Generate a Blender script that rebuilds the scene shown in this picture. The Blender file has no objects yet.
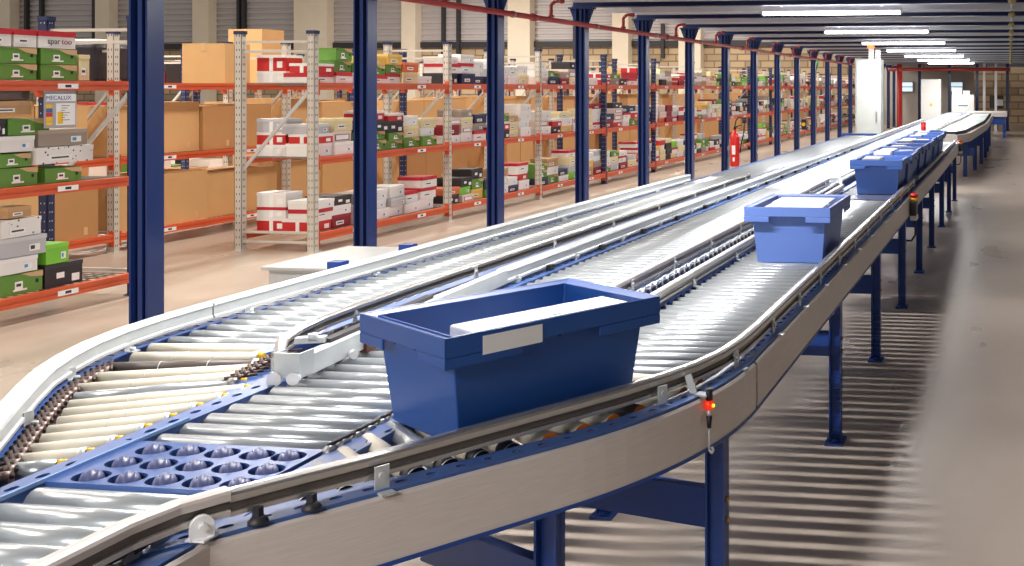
import bpy, math, random
from mathutils import Vector, Matrix
PI=math.pi
random.seed(7)
sc=bpy.context.scene
COL=sc.collection
# ------------------------------------------------------------------ camera
TH=math.atan(130/1020); CT,ST=math.cos(TH),math.sin(TH); EYE=1.7
cd=bpy.data.cameras.new('camera'); cam=bpy.data.objects.new('camera',cd); COL.objects.link(cam)
cam.location=(0,0,EYE); cam.rotation_euler=(PI/2,0,TH)
cd.sensor_width=36; cd.lens=36*1020/1024
cd.shift_x=-(880-512)/1024; cd.shift_y=-(283-88)/1024
cd.clip_end=300; cd.clip_start=.05
sc.camera=cam
def at(px,X):
    """Y on the long plane X=const seen in column px (used to measure the photograph)"""
    w=1020*abs(X)/(CT*(1010-px)); return (w+X*ST)/CT
def zof(py,X,Y):
    w=-X*ST+Y*CT
    return EYE-(py-88)*w/1020
# ------------------------------------------------------------------ materials
def srgb(r,g,b):
    f=lambda v:(v/255/12.92 if v/255<=.04045 else ((v/255+.055)/1.055)**2.4)
    return (f(r),f(g),f(b),1)
MATS={}
def mat(name,rgb,rough=.5,metal=0,noise=0,nscale=20,bump=0,emit=0,spec=.5,stretch=None,coat=0,alpha=1):
    if name in MATS: return MATS[name]
    m=bpy.data.materials.new(name); m.use_nodes=True; nt=m.node_tree; b=nt.nodes['Principled BSDF']
    c=srgb(*rgb); b.inputs['Base Color'].default_value=c
    b.inputs['Roughness'].default_value=rough; b.inputs['Metallic'].default_value=metal
    b.inputs['Specular IOR Level'].default_value=spec
    b.inputs['Coat Weight'].default_value=coat
    if alpha<1: b.inputs['Alpha'].default_value=alpha
    if emit:
        b.inputs['Emission Color'].default_value=c; b.inputs['Emission Strength'].default_value=emit
    if noise or bump:
        tc=nt.nodes.new('ShaderNodeTexCoord'); mp=nt.nodes.new('ShaderNodeMapping'); n=nt.nodes.new('ShaderNodeTexNoise')
        nt.links.new(tc.outputs['Object'],mp.inputs[0]); nt.links.new(mp.outputs[0],n.inputs['Vector'])
        if stretch: mp.inputs['Scale'].default_value=stretch
        n.inputs['Scale'].default_value=nscale; n.inputs['Detail'].default_value=6
        if noise:
            r=nt.nodes.new('ShaderNodeMix'); r.data_type='RGBA'
            r.inputs[6].default_value=tuple(max(0,x*(1-noise)) for x in c[:3])+(1,)
            r.inputs[7].default_value=tuple(min(1,x*(1+noise)) for x in c[:3])+(1,)
            nt.links.new(n.outputs[0],r.inputs[0]); nt.links.new(r.outputs[2],b.inputs['Base Color'])
        if bump:
            bp=nt.nodes.new('ShaderNodeBump'); bp.inputs['Strength'].default_value=bump; bp.inputs['Distance'].default_value=.01
            nt.links.new(n.outputs[0],bp.inputs['Height']); nt.links.new(bp.outputs[0],b.inputs['Normal'])
    MATS[name]=m; return m
M_blue=mat('blue_painted_steel',(28,66,142),.38,noise=.08,nscale=4)
M_bluef=mat('blue_frame_paint',(66,96,156),.35,noise=.08,nscale=6)
M_col=mat('column_blue_paint',(26,48,104),.28,noise=.1,nscale=3)
M_roll=mat('zinc_roller_steel',(188,194,197),.27,.55,noise=.1,nscale=9,stretch=(1,6,6))
M_beige=mat('beige_sleeve',(216,208,190),.55,noise=.06,nscale=12)
M_black=mat('black_rubber',(28,27,28),.5)
M_brsl=mat('dark_brown_sleeve',(84,74,70),.45)
M_alu=mat('brushed_aluminium',(206,202,198),.26,.8,noise=.1,nscale=30,stretch=(1,1,14))
M_panel=mat('brushed_panel',(212,203,197),.45,.2,noise=.16,nscale=26,stretch=(.6,.6,14))
M_galv=mat('galvanised_steel',(206,210,210),.4,.35,noise=.12,nscale=14)
M_white=mat('white_coated_steel',(214,216,214),.4,.15,noise=.03,nscale=4)
M_grey=mat('grey_steel',(150,150,150),.4,.6)
M_slot=mat('dark_slot',(24,26,34),.6)
M_yel=mat('yellow_plastic',(236,190,30),.4)
M_ora=mat('orange_plastic',(232,120,30),.4)
M_redp=mat('red_plastic',(205,30,26),.35)
M_orange=mat('orange_beam_paint',(208,88,46),.42,noise=.07,nscale=5)
M_up=mat('pale_grey_upright',(206,200,190),.5,.1,noise=.08,nscale=9)
M_navy=mat('navy_upright',(32,42,84),.45)
M_wire=mat('wire_mesh_steel',(150,145,140),.5,.3)
M_rpipe=mat('red_pipe_paint',(172,64,62),.35,noise=.08,nscale=6)
M_carton=mat('kraft_cardboard',(212,170,116),.8,noise=.08,nscale=5)
M_carton2=mat('kraft_cardboard_dark',(186,140,90),.8,noise=.08,nscale=5)
M_tape=mat('packing_tape',(212,176,128),.35)
M_tote=mat('blue_tote_plastic',(66,104,182),.42,noise=.04,nscale=5)
M_toted=mat('deep_blue_tote_plastic',(26,76,150),.4,noise=.04,nscale=5)
M_paper=mat('white_paper',(238,238,240),.6)
M_whp=mat('white_plastic',(236,236,236),.4)
M_wheel=mat('bluegrey_wheel',(86,92,132),.35)
M_tube=mat('fluorescent_tube_glow',(255,250,246),.5,emit=9)
M_cer=mat('galvanised_purlin',(206,208,214),.45,.2,noise=.1,nscale=3)
M_deck=mat('grey_deck',(150,152,160),.6)
M_pillar=mat('concrete_pillar',(222,210,190),.8,noise=.08,nscale=1.5)
M_dark=mat('dark_steel',(44,42,46),.5)
# ------------------------------------------------------------------ mesh building
class MB:
    def __init__(s): s.v=[]; s.f=[]; s.m=[]; s.sm=[]
    def add(s,vs,fs,mi=0,smooth=False):
        o=len(s.v); s.v+= [tuple(v) for v in vs]; s.f+=[tuple(i+o for i in f) for f in fs]; s.m+=[mi]*len(fs); s.sm+=[smooth]*len(fs); return s
    def box(s,x0,x1,y0,y1,z0,z1,mi=0):
        return s.add([(x0,y0,z0),(x1,y0,z0),(x1,y1,z0),(x0,y1,z0),(x0,y0,z1),(x1,y0,z1),(x1,y1,z1),(x0,y1,z1)],
            [(0,3,2,1),(4,5,6,7),(0,1,5,4),(1,2,6,5),(2,3,7,6),(3,0,4,7)],mi)
    def bar(s,p,q,w,h,mi=0,up=(0,0,1)):
        p=Vector(p);q=Vector(q);d=(q-p).normalized();u=Vector(up)
        if abs(d.dot(u))>.98: u=Vector((0,1,0))
        r=d.cross(u).normalized(); u=r.cross(d)
        r*=w/2;u*=h/2
        return s.add([p-r-u,p+r-u,p+r+u,p-r+u,q-r-u,q+r-u,q+r+u,q-r+u],
            [(3,2,1,0),(4,5,6,7),(0,1,5,4),(1,2,6,5),(2,3,7,6),(3,0,4,7)],mi)
    def cyl(s,p,q,r,n=14,mi=0,r2=None,cap=True,capmi=None):
        p=Vector(p);q=Vector(q);d=(q-p).normalized();u=Vector((0,0,1))
        if abs(d.dot(u))>.98: u=Vector((0,1,0))
        a=d.cross(u).normalized(); b=a.cross(d); r2=r if r2 is None else r2
        vs=[p+(a*math.cos(2*PI*i/n)+b*math.sin(2*PI*i/n))*r for i in range(n)]+[q+(a*math.cos(2*PI*i/n)+b*math.sin(2*PI*i/n))*r2 for i in range(n)]
        s.add(vs,[(i,(i+1)%n,(i+1)%n+n,i+n)[::-1] for i in range(n)],mi,True)
        if cap:
            o=len(s.v)-2*n; cm=mi if capmi is None else capmi
            s.f+=[tuple(o+i for i in range(n)),tuple(o+n+i for i in reversed(range(n)))]; s.m+=[cm]*2; s.sm+=[False]*2
        return s
    def tube(s,pts,r,n=10,mi=0):
        for a,b in zip(pts,pts[1:]): s.cyl(a,b,r,n,mi)
        return s
    def lathe(s,prof,c=(0,0,0),n=20,mi=0,axis='z',smooth=True):
        vs=[];cx,cy,cz=c
        for r,z in prof:
            for i in range(n):
                t=2*PI*i/n
                if axis=='z': vs.append((cx+r*math.cos(t),cy+r*math.sin(t),cz+z))
                elif axis=='x': vs.append((cx+z,cy+r*math.cos(t),cz+r*math.sin(t)))
                else: vs.append((cx+r*math.sin(t),cy+z,cz+r*math.cos(t)))
        fs=[]
        for k in range(len(prof)-1):
            for i in range(n):
                j=(i+1)%n; fs.append((k*n+i,k*n+j,(k+1)*n+j,(k+1)*n+i))
        return s.add(vs,fs,mi,smooth)
    def prism(s,poly,z0,z1,mi=0):
        n=len(poly)
        return s.add([(x,y,z0) for x,y in poly]+[(x,y,z1) for x,y in poly],
            [tuple(reversed(range(n))),tuple(range(n,2*n))]+[(i,(i+1)%n,(i+1)%n+n,i+n) for i in range(n)],mi)
    def sweep(s,prof,path,mi=0,smooth=False):
        """prof: closed list (a,z), a = metres to the right of the path; path list (x,y)"""
        n=len(prof);vs=[];P=[Vector(p).to_2d() if len(p)>2 else Vector(p) for p in path]
        for i,p in enumerate(P):
            d0=(P[i]-P[i-1]).normalized() if i else None
            d1=(P[i+1]-P[i]).normalized() if i<len(P)-1 else None
            if d0 is None:d0=d1
            if d1 is None:d1=d0
            n0=Vector((d0.y,-d0.x));n1=Vector((d1.y,-d1.x));nn=(n0+n1).normalized();k=1/max(.4,nn.dot(n0))
            for a,z in prof: vs.append((p.x+nn.x*a*k,p.y+nn.y*a*k,z))
        fs=[]
        for i in range(len(P)-1):
            for j in range(n):
                k=(j+1)%n; fs.append((i*n+j,(i+1)*n+j,(i+1)*n+k,i*n+k))
        fs.append(tuple(range(n))); fs.append(tuple((len(P)-1)*n+j for j in reversed(range(n))))
        return s.add(vs,fs,mi,smooth)
    def mesh(s,name,mats):
        me=bpy.data.meshes.new(name); me.from_pydata(s.v,[],s.f); me.update()
        for m in mats: me.materials.append(m)
        me.polygons.foreach_set('material_index',s.m); me.polygons.foreach_set('use_smooth',s.sm); me.validate(); 
        import bmesh
        b=bmesh.new(); b.from_mesh(me); bmesh.ops.recalc_face_normals(b,faces=b.faces); b.to_mesh(me); b.free()
        return me
def obj(name,mb,mats,parent=None,loc=None,bevel=0):
    if not isinstance(mats,(list,tuple)): mats=[mats]
    me=mb.mesh(name,mats) if isinstance(mb,MB) else mb
    o=bpy.data.objects.new(name,me); COL.objects.link(o)
    if parent is not None: o.parent=parent
    if loc: o.location=loc
    if bevel:
        b=o.modifiers.new('bevel','BEVEL'); b.width=bevel; b.segments=2; b.limit_method='ANGLE'; b.angle_limit=.7
    return o
def tag(o,label,cat=None,group=None,kind=None):
    if label:o['label']=label
    if cat:o['category']=cat
    if group:o['group']=group
    if kind:o['kind']=kind
    return o
def thing(name,label,cat,loc=(0,0,0),rz=0,group=None):
    o=bpy.data.objects.new(name,None); COL.objects.link(o); o.location=loc; o.rotation_euler=(0,0,rz); o.empty_display_size=.2
    return tag(o,label,cat,group)
def struct(name,mb,m,label,bevel=0):
    o=obj(name,mb,m,bevel=bevel); o['kind']='structure'; o['label']=label; return o
def dup(root,loc,rz,label=None,group=None):
    r=root.copy(); COL.objects.link(r); r.location=loc; r.rotation_euler=(0,0,rz)
    if label:r['label']=label
    if group:r['group']=group
    for ch in list(root.children):
        c=ch.copy(); COL.objects.link(c); c.parent=r
        for g in ch.children:
            d=g.copy(); COL.objects.link(d); d.parent=c
    return r
def cut(base,cutter_mb):
    """drill holes: evaluates a boolean once and keeps the plain mesh"""
    c=obj('cutter',cutter_mb,M_slot); c.parent=base.parent
    md=base.modifiers.new('b','BOOLEAN'); md.operation='DIFFERENCE'; md.object=c; md.solver='EXACT'
    bpy.context.view_layer.update(); dg=bpy.context.evaluated_depsgraph_get()
    me=bpy.data.meshes.new_from_object(base.evaluated_get(dg)); base.modifiers.clear(); base.data=me
    bpy.data.objects.remove(c)
ORD=['first','second','third','fourth','fifth','sixth','seventh','eighth','ninth','tenth','eleventh','twelfth','thirteenth','fourteenth','fifteenth','sixteenth','seventeenth','eighteenth']
# ------------------------------------------------------------------ setting
def floor_material():
    m=bpy.data.materials.new('worn_concrete'); m.use_nodes=True; nt=m.node_tree; b=nt.nodes['Principled BSDF']
    tc=nt.nodes.new('ShaderNodeTexCoord')
    def N(sc_,det=6,st=None,ro=.6):
        n=nt.nodes.new('ShaderNodeTexNoise'); n.inputs['Scale'].default_value=sc_; n.inputs['Detail'].default_value=det; n.inputs['Roughness'].default_value=ro
        mp=nt.nodes.new('ShaderNodeMapping'); nt.links.new(tc.outputs['Object'],mp.inputs[0]); nt.links.new(mp.outputs[0],n.inputs['Vector'])
        if st: mp.inputs['Scale'].default_value=st
        return n
    n1=N(.7,8,(1,.6,1)); n2=N(1.6,4,(1,.5,1),.45); n3=N(60,3)
    r=nt.nodes.new('ShaderNodeValToRGB'); e=r.color_ramp.elements
    e[0].position=.3;e[0].color=srgb(164,150,137); e[1].position=.75; e[1].color=srgb(204,190,175)
    add=nt.nodes.new('ShaderNodeMath'); add.operation='MULTIPLY_ADD'; add.inputs[1].default_value=.45
    nt.links.new(n2.outputs[0],add.inputs[0]); 
    m2=nt.nodes.new('ShaderNodeMath'); m2.operation='MULTIPLY'; m2.inputs[1].default_value=.55
    nt.links.new(n1.outputs[0],m2.inputs[0]); nt.links.new(m2.outputs[0],add.inputs[2])
    nt.links.new(add.outputs[0],r.inputs[0]); nt.links.new(r.outputs[0],b.inputs['Base Color'])
    rr=nt.nodes.new('ShaderNodeMapRange'); rr.inputs[1].default_value=.3; rr.inputs[2].default_value=.7; rr.inputs[3].default_value=.27; rr.inputs[4].default_value=.31
    nt.links.new(n2.outputs[0],rr.inputs[0]); nt.links.new(rr.outputs[0],b.inputs['Roughness'])
    bp=nt.nodes.new('ShaderNodeBump'); bp.inputs['Strength'].default_value=.02; nt.links.new(n3.outputs[0],bp.inputs['Height']); nt.links.new(bp.outputs[0],b.inputs['Normal'])
    return m
YW=50.0
struct('floor',MB().box(-62,10,-8,YW+.3,-.2,0),floor_material(),'worn smooth concrete warehouse floor')
def brick_mat():
    m=bpy.data.materials.new('concrete_block_wall'); m.use_nodes=True; nt=m.node_tree; b=nt.nodes['Principled BSDF']
    tc=nt.nodes.new('ShaderNodeTexCoord'); mp=nt.nodes.new('ShaderNodeMapping'); mp.inputs['Rotation'].default_value=(-PI/2,0,0)
    br=nt.nodes.new('ShaderNodeTexBrick'); br.inputs['Scale'].default_value=1; br.inputs['Brick Width'].default_value=.8; br.inputs['Row Height'].default_value=.34
    br.inputs['Mortar Size'].default_value=.035; br.inputs['Color1'].default_value=srgb(196,172,138); br.inputs['Color2'].default_value=srgb(160,138,112); br.inputs['Mortar'].default_value=srgb(128,112,94)
    nt.links.new(tc.outputs['Object'],mp.inputs[0]); nt.links.new(mp.outputs[0],br.inputs['Vector']); nt.links.new(br.outputs[0],b.inputs['Base Color'])
    b.inputs['Roughness'].default_value=.85
    return m
struct('wall_back',MB().box(-62,10,YW,YW+.3,0,4.05),brick_mat(),'concrete block wall at the far end of the warehouse')
# corrugated cladding above the blocks
mb=MB(); z=4.05; 
prof=[]
while z<9:
    prof+=[(z,0),(z+.1,0),(z+.14,-.07),(z+.26,-.07)]; z+=.3
vs=[];fs=[]
for (zz,d) in prof: vs+=[(-62,YW-.02+d,zz),(10,YW-.02+d,zz)]
for i in range(len(prof)-1): fs.append((2*i,2*i+1,2*i+3,2*i+2))
vs+=[(-62,YW+.28,4.05),(10,YW+.28,4.05),(10,YW+.28,9),(-62,YW+.28,9)]; k=len(vs)-4; fs.append((k,k+3,k+2,k+1))
mb.add(vs,fs)
struct('trim_1',mb,mat('corrugated_cladding',(184,178,178),.5,.2,noise=.05,nscale=1),'grey corrugated cladding above the block wall')
k=2
def wallX(px): 
    t_=(px-880)/1020   # u/w
    # X such that point (X,YW-.3) projects on px:  X*CT+Y*ST = t(-X*ST+Y*CT)
    Y=YW-.4; return Y*(t_*CT-ST)/(CT+t_*ST)
for a,b_ in ((-4,14),(99,113),(196,212),(297,330),(404,418),(510,532),(614,630),(680,702)):
    struct('trim_%d'%k,MB().box(wallX(a),wallX(b_),YW-.65,YW-.08,0,9),M_pillar,'pale concrete wall pillar'); k+=1
for a in (22,37,90,235,240,362,440,455,572,640,660):
    struct('trim_%d'%k,MB().box(wallX(a),wallX(a)+.16,YW-.3,YW-.1,3.2,9),M_dark,'narrow dark steel upright on the cladding'); k+=1
struct('trim_%d'%k,MB().box(wallX(10),wallX(850),YW-.2,YW-.09,3.8,4.1),M_dark,'dark rail along the foot of the cladding'); k+=1
# grey panels behind the far conveyor
mb=MB()
for i,x in enumerate((-5.6,-3.0,-.4)):
    pass
struct('wall_panels',MB().box(-6.6,-1.6,46.0,46.12,0,2.95),mat('light_grey_panel',(176,170,164),.6,noise=.04,nscale=1),'light grey partition panels at the far end')
w=MB().box(-4.75,-4.1,45.9,45.98,1.5,2.0,0).box(-4.7,-4.15,45.88,45.9,1.56,1.94,1); 
for (n_,x0) in (('window_1',-4.95),('window_2',-2.7)):
    w=MB(); w.box(x0,x0+.62,45.9,45.995,1.5,2.0,0); w.box(x0+.04,x0+.58,45.885,45.9,1.55,1.73,1); w.box(x0+.04,x0+.58,45.885,45.9,1.77,1.95,1)
    struct(n_,w,[M_grey,mat('bluish_window_glass',(205,228,240),.2,emit=.7)],'small two-pane window in the far partition')
# ------------------------------------------------------------------ mezzanine
XC=-5.06; Y0=5.43; PITCH=2.06
mb=MB(); 
mb.box(-5.2,9,-6,46,2.93,3.0)
struct('ceiling',mb,M_deck,'grey underside of the mezzanine deck')
# beams and purlins
beam_protos=None
bz0,bz1=2.66,2.84
def beam_mesh():
    m=MB(); x0,x1=-5.16,8.5
    m.box(x0,x1,-.06,.06,bz0,bz0+.012).box(x0,x1,-.06,.06,bz1-.012,bz1).box(x0,x1,-.005,.005,bz0,bz1)
    return m.mesh('beam',[M_col])
def tube_mesh():
    m=MB(); x0,x1=-5.1,8.5
    m.box(x0,x1,-.03,.03,2.65,2.72)
    return m.mesh('purlin',[M_cer])
def purlin_mesh():
    m=MB(); x0,x1=-5.1,8.5
    m.box(x0,x1,-.035,.035,2.72,2.728).box(x0,x1,-.035,-.031,2.728,2.93).box(x0,x1,.031,.035,2.70,2.728)
    return m.mesh('purlin',[M_cer])
bme=beam_mesh(); pme=purlin_mesh(); tme=tube_mesh()
nb=21
mez=thing('mezzanine_frame','long blue steel mezzanine frame spanning over the roller conveyors','steel frame',(XC,Y0,0))
for i in range(-4,nb):
    y=i*PITCH
    obj('cross_beam',bme,None or [M_col],mez,loc=(-XC,y,0)) if False else None
    o=bpy.data.objects.new('cross_beam',bme); COL.objects.link(o); o.parent=mez; o.location=(-XC,y,0)
    for j in (.35,.78,1.1,1.45,1.8):
        o=bpy.data.objects.new('purlin',tme if j==.78 else pme); COL.objects.link(o); o.parent=mez; o.location=(-XC,y+j,0)
# columns
cw=.12
def column_mesh():
    m=MB(); h=cw/2
    m.box(h-.012,h,-h,h,0.012,bz0).box(-h,-h+.012,-h,h,0.012,bz0).box(-h+.012,h-.012,-.006,.006,0.012,bz0)
    m.box(-.014,.014,-h+.012,-.006,.3,bz0)   # cable duct in the channel
    m2=MB(); m2.box(-.11,.11,-.11,.11,0,.012)
    for sx in(-1,1):
        for sy in(-1,1): m2.cyl((.085*sx,.085*sy,.012),(.085*sx,.085*sy,.035),.012,6)
    m3=MB()
    for s_ in (-1,1):
        m3.add([(s_*h,-.006,bz0-.02),(s_*(h+.09),-.006,bz0-.02),(s_*h,-.006,bz0-.26),(s_*h,.006,bz0-.02),(s_*(h+.09),.006,bz0-.02),(s_*h,.006,bz0-.26)],
           [(0,1,2),(3,5,4),(0,3,4,1),(1,4,5,2),(2,5,3,0)])
    m3.box(-.15,.15,-.06,.06,bz0-.02,bz0-.001)
    return m.mesh('post',[M_col]),m2.mesh('base_plate',[M_col]),m3.mesh('gusset',[M_col])
cp,cb,cg=column_mesh()
for i in range(0,nb-1):
    lab='navy H-section mezzanine column, %s from the camera in the left row'%(ORD[i] if i<18 else 'far')
    if i>=18: lab=['navy H-section mezzanine column, second last in the left row','navy H-section mezzanine column, last in the left row'][i-18]
    c=thing('steel_column',lab,'column',(XC,Y0+i*PITCH,0),0,'mezzanine columns')
    for n_,me in (('post',cp),('base_plate',cb),('gusset',cg)):
        o=bpy.data.objects.new(n_,me); COL.objects.link(o); o.parent=c
# far right columns
for i,x in enumerate((-3.6,-2.4,-1.3,-.1)):
    c=thing('steel_column','blue column under the far red pipe, %s from the left'%ORD[i],'column',(x,40.8,0),0,'far blue columns')
    for n_,me in (('post',cp),('base_plate',cb)):
        o=bpy.data.objects.new(n_,me); COL.objects.link(o); o.parent=c
for i,x in enumerate((-1.0,-.55)):
    tag(obj('guard_post',MB().box(x-.05,x+.05,40,40.1,0,2.66).box(x-.1,x+.1,39.95,40.15,0,.02),M_whp),'%s slim white post at the far end of the conveyors'%('left','right')[i],'post','white posts')
tag(obj('red_post',MB().box(-4.50,-4.33,41,41.15,0,2.66).box(-4.58,-4.25,40.92,41.23,0,.02),M_redp),'bright red upright post at the far end left of the cabinet','post')
# sprinkler pipes
def pipe():
    t=thing('sprinkler_pipe','long red sprinkler pipe running along the row of blue columns','pipe',(-4.88,2,2.43))
    obj('main_pipe',MB().cyl((0,-4,0),(0,36,0),.028,14),M_rpipe,t)
    n=0
    for i in range(0,17):
        y=Y0+i*PITCH-2+.85-PITCH
        obj('riser',MB().tube([(0,y,.02),(0,y,.16),(.05,y,.2),(.12,y,.2)],.02,8).cyl((0,y,.03),(0,y,.05),.034,10).lathe([(0,.17),(.03,.18),(.03,.22),(0,.23)],(.12,y,0),10),M_rpipe,t)
        if i%2: obj('coupling',MB().lathe([(.028,-.04),(.042,-.035),(.042,-.01),(.034,0),(.042,.01),(.042,.035),(.028,.04)],(0,y-.4,0),14,axis='y'),M_rpipe,t)
    for i in range(0,17):
        y=Y0+(i-1)*PITCH-2
        obj('hanger_clamp',MB().lathe([(.029,-.012),(.036,-.012),(.036,.012),(.029,.012)],(0,y,0),14,axis='y').box(-.12,-.03,y-.01,y+.01,-.012,.012),M_grey,t)
pipe()
t=thing('sprinkler_pipe','red pipe running crosswise under the far end of the mezzanine','pipe',(-2.4,39.4,2.42))
obj('main_pipe',MB().cyl((-2.3,0,0),(2.4,0,0),.07,12),M_rpipe,t)
for x in (-2.1,-.9,.3,1.5): obj('hanger',MB().cyl((x,0,.05),(x,0,.28),.02,6),M_rpipe,t)
for i,x in enumerate((-4.9,-4.2)):
    tag(obj('drop_pipe',MB().cyl((x,38+i*.3,0),(x,38+i*.3,2.6),.045,10),M_rpipe),'%s thin red vertical pipe at the far end'%('left','right')[i],'pipe')
t=thing('ceiling_conduit','galvanised conduit with small fittings under the ceiling at far right','conduit',(.02,6,2.62))
obj('conduit',MB().cyl((0,0,.03),(0,33,.03),.012,8),M_galv,t)
for i in range(16): obj('fitting',MB().lathe([(0,-.06),(.03,-.05),(.045,-.02),(.03,.01),(.012,.03),(.012,.07)],(0,i*2+.6,0),10),mat('brass_fitting',(190,176,130),.35,.7),t)
# fluorescent tubes
def lamp(i,y):
    near=i
    t=thing('strip_light','fluorescent strip light under the mezzanine, %s from the camera'%ORD[i],'light',(-2.1,y,2.6),0,'strip lights over the conveyors')
    obj('housing',MB().box(-.84,.84,-.04,.04,.01,.06).box(-.84,-.82,-.04,.04,-.03,.01).box(.82,.84,-.04,.04,-.03,.01),M_whp,t)
    obj('tube',MB().cyl((-.82,0,-.015),(.82,0,-.015),.02,12),M_tube,t)
    obj('hanger',MB().cyl((-.6,0,.06),(-.6,0,.12),.006,6).cyl((.6,0,.06),(.6,0,.12),.006,6),M_grey,t)
    l=bpy.data.lights.new('strip_lamp','AREA'); l.shape='RECTANGLE'; l.size=1.64; l.size_y=.05; l.energy=TUBE_W; l.color=(1,.97,.95)
    lo=bpy.data.objects.new('strip_lamp',l); COL.objects.link(lo); lo.location=(-2.1,y,2.555)
    l=bpy.data.lights.new('strip_lamp_spill','AREA'); l.shape='RECTANGLE'; l.size=1.64; l.size_y=.05; l.energy=TUBE_W*.14
    lo=bpy.data.objects.new('strip_lamp_spill',l); COL.objects.link(lo); lo.location=(-2.1,y,2.665); lo.rotation_euler=(PI,0,0)
TUBE_W=84
for i in range(-1,10): 
    if i>=0: lamp(i,5.43+.3-2.06+4.12*(i-1))
    else:
        l=bpy.data.lights.new('strip_lamp','AREA'); l.shape='RECTANGLE'; l.size=1.64; l.size_y=.05; l.energy=TUBE_W
        lo=bpy.data.objects.new('strip_lamp',l); COL.objects.link(lo); lo.location=(-2.1,-4.5,2.555)
# ------------------------------------------------------------------ conveyors
RT=.84       # roller top
RR=.0245
def roller_mesh(L,r=RR,sleeve=None,n=16):
    m=MB()
    m.cyl((-L/2,0,0),(L/2,0,0),r,n,0,capmi=1)
    m.cyl((-L/2-.02,0,0),(-L/2,0,0),.008,8,1).cyl((L/2,0,0),(L/2+.02,0,0),.008,8,1)
    return m
def guard_profile(top=.905,h=.055,w=.04,side=1):
    z1=top; z0=top-h
    return [(-w/2,z0),(-w/2,z1-.014),(-w/2+.008,z1-.004),(-w/4,z1),(w/4,z1),(w/2-.008,z1-.004),(w/2,z1-.014),(w/2,z1-.024),(w/2-.008,z1-.026),(w/2-.008,z0+.012),(w/2,z0+.01),(w/2,z0)]
def guard(parent,path,m,top=.905,h=.055,w=.038,name='guard_rail',flip=False,strip=True):
    z1=top;z0=top-h;q=w/2;k=h/.055
    p=[(-q,z0),(-q,z1-.010*k),(-q*.8,z1-.004*k),(-q*.35,z1),(q*.35,z1),(q*.8,z1-.004*k),(q,z1-.010*k),(q,z1-.024*k),(q-.010,z1-.026*k),(q-.010,z0+.012*k),(q,z0+.010*k),(q,z0)]
    b=MB().sweep(p,path)
    b.sweep([(q-.0098,z0+.014*k),(q-.0098,z1-.028*k),(q-.006,z1-.028*k),(q-.006,z0+.014*k)],path,1)
    return obj(name,b,[m,mat('rail_groove_grey',(98,92,88),.35,.4)],parent)
def brackets(parent,pts,m=None,w=.03,z0=.835,z1=.885,dx=.03):
    for (x,y,nx,ny) in pts:
        # plate upright next to rail plus foot on the frame, bolt head
        b=MB(); tx,ty=-ny,nx
        p=Vector((x,y,0)); t_=Vector((tx,ty,0)); n_=Vector((nx,ny,0))
        a=p+n_*.004
        b.bar(a+Vector((0,0,z0)),a+Vector((0,0,z1)),w,.004,0,up=(nx,ny,0))
        c0=p+n_*0+Vector((0,0,z0+.002)); b.bar(c0,c0+n_*.04,w,.004)
        b.cyl(a+Vector((0,0,z1-.02)),a+n_*.008+Vector((0,0,z1-.02)),.008,8)
        obj('rail_bracket',b,m or M_galv,parent)
def frame_beam(parent,path,m=None,z0=.69,z1=.832,fl=.05,side=1,name='side_frame'):
    """blue C-channel, web on the path, flange towards side"""
    a=.004*side; f=fl*side
    prof=[(0,z0),(f,z0),(f,z0+.004),(a,z0+.004),(a,z1-.004),(f,z1-.004),(f,z1),(0,z1)]
    if side>0: prof=prof[::-1]
    return obj(name,MB().sweep(prof,path),m or M_bluef,parent)
def hframe(parent,xl,xr,y,ang=0,pivot=None,z=.69,legs=(1,1)):
    """one pair of legs with its cross beam; returns nothing"""
    ca,sa=math.cos(ang),math.sin(ang)
    def leg(x,yy):
        m=MB(); m.box(x-.028,x+.028,yy-.003,yy+.003,.012,z).box(x-.028,x-.022,yy-.028,yy+.028,.012,z).box(x+.022,x+.028,yy-.028,yy+.028,.012,z)
        l=obj('leg',m,M_blue,parent); obj('foot_plate',MB().box(x-.045,x+.045,yy-.06,yy+.06,0,.012).cyl((x,yy-.045,.012),(x,yy-.045,.028),.01,6).cyl((x,yy+.045,.012),(x,yy+.045,.028),.01,6),M_blue,l)
        obj('bolt',MB().cyl((x+.028,yy,.5),(x+.036,yy,.5),.009,6).cyl((x+.028,yy,.44),(x+.036,yy,.44),.009,6),mat('brass_bolt',(200,150,70),.35,.7),l)
    yl=y if pivot is None else pivot
    if legs[0]: leg(xl,yl)
    if legs[1]: leg(xr,y)
    obj('cross_beam',MB().bar((xl+.03,yl,.47),(xr-.03,y,.47),.006,.115).bar((xl+.03,yl+.015,.415),(xr-.03,y+.015,.415),.03,.006).bar((xl+.03,yl+.015,.525),(xr-.03,y+.015,.525),.03,.006),M_blue,parent)
def rollers_straight(parent,x0,x1,ys,m,cap=100,zt=RT,r=RR,seg_fn=None):
    me=None;L=x1-x0
    me=roller_mesh(L,r).mesh('roller',[m,M_grey])
    for y in ys[:cap]:
        o=bpy.data.objects.new('roller',me); COL.objects.link(o); o.parent=parent; o.location=((x0+x1)/2,y,zt-r)
    if len(ys)>cap:
        b=MB()
        for y in ys[cap:]: b.cyl((x0,y,zt-r),(x1,y,zt-r),r,8,cap=False)
        o=obj('distant_rollers',b,[m],parent); o['kind']='stuff'
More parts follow.
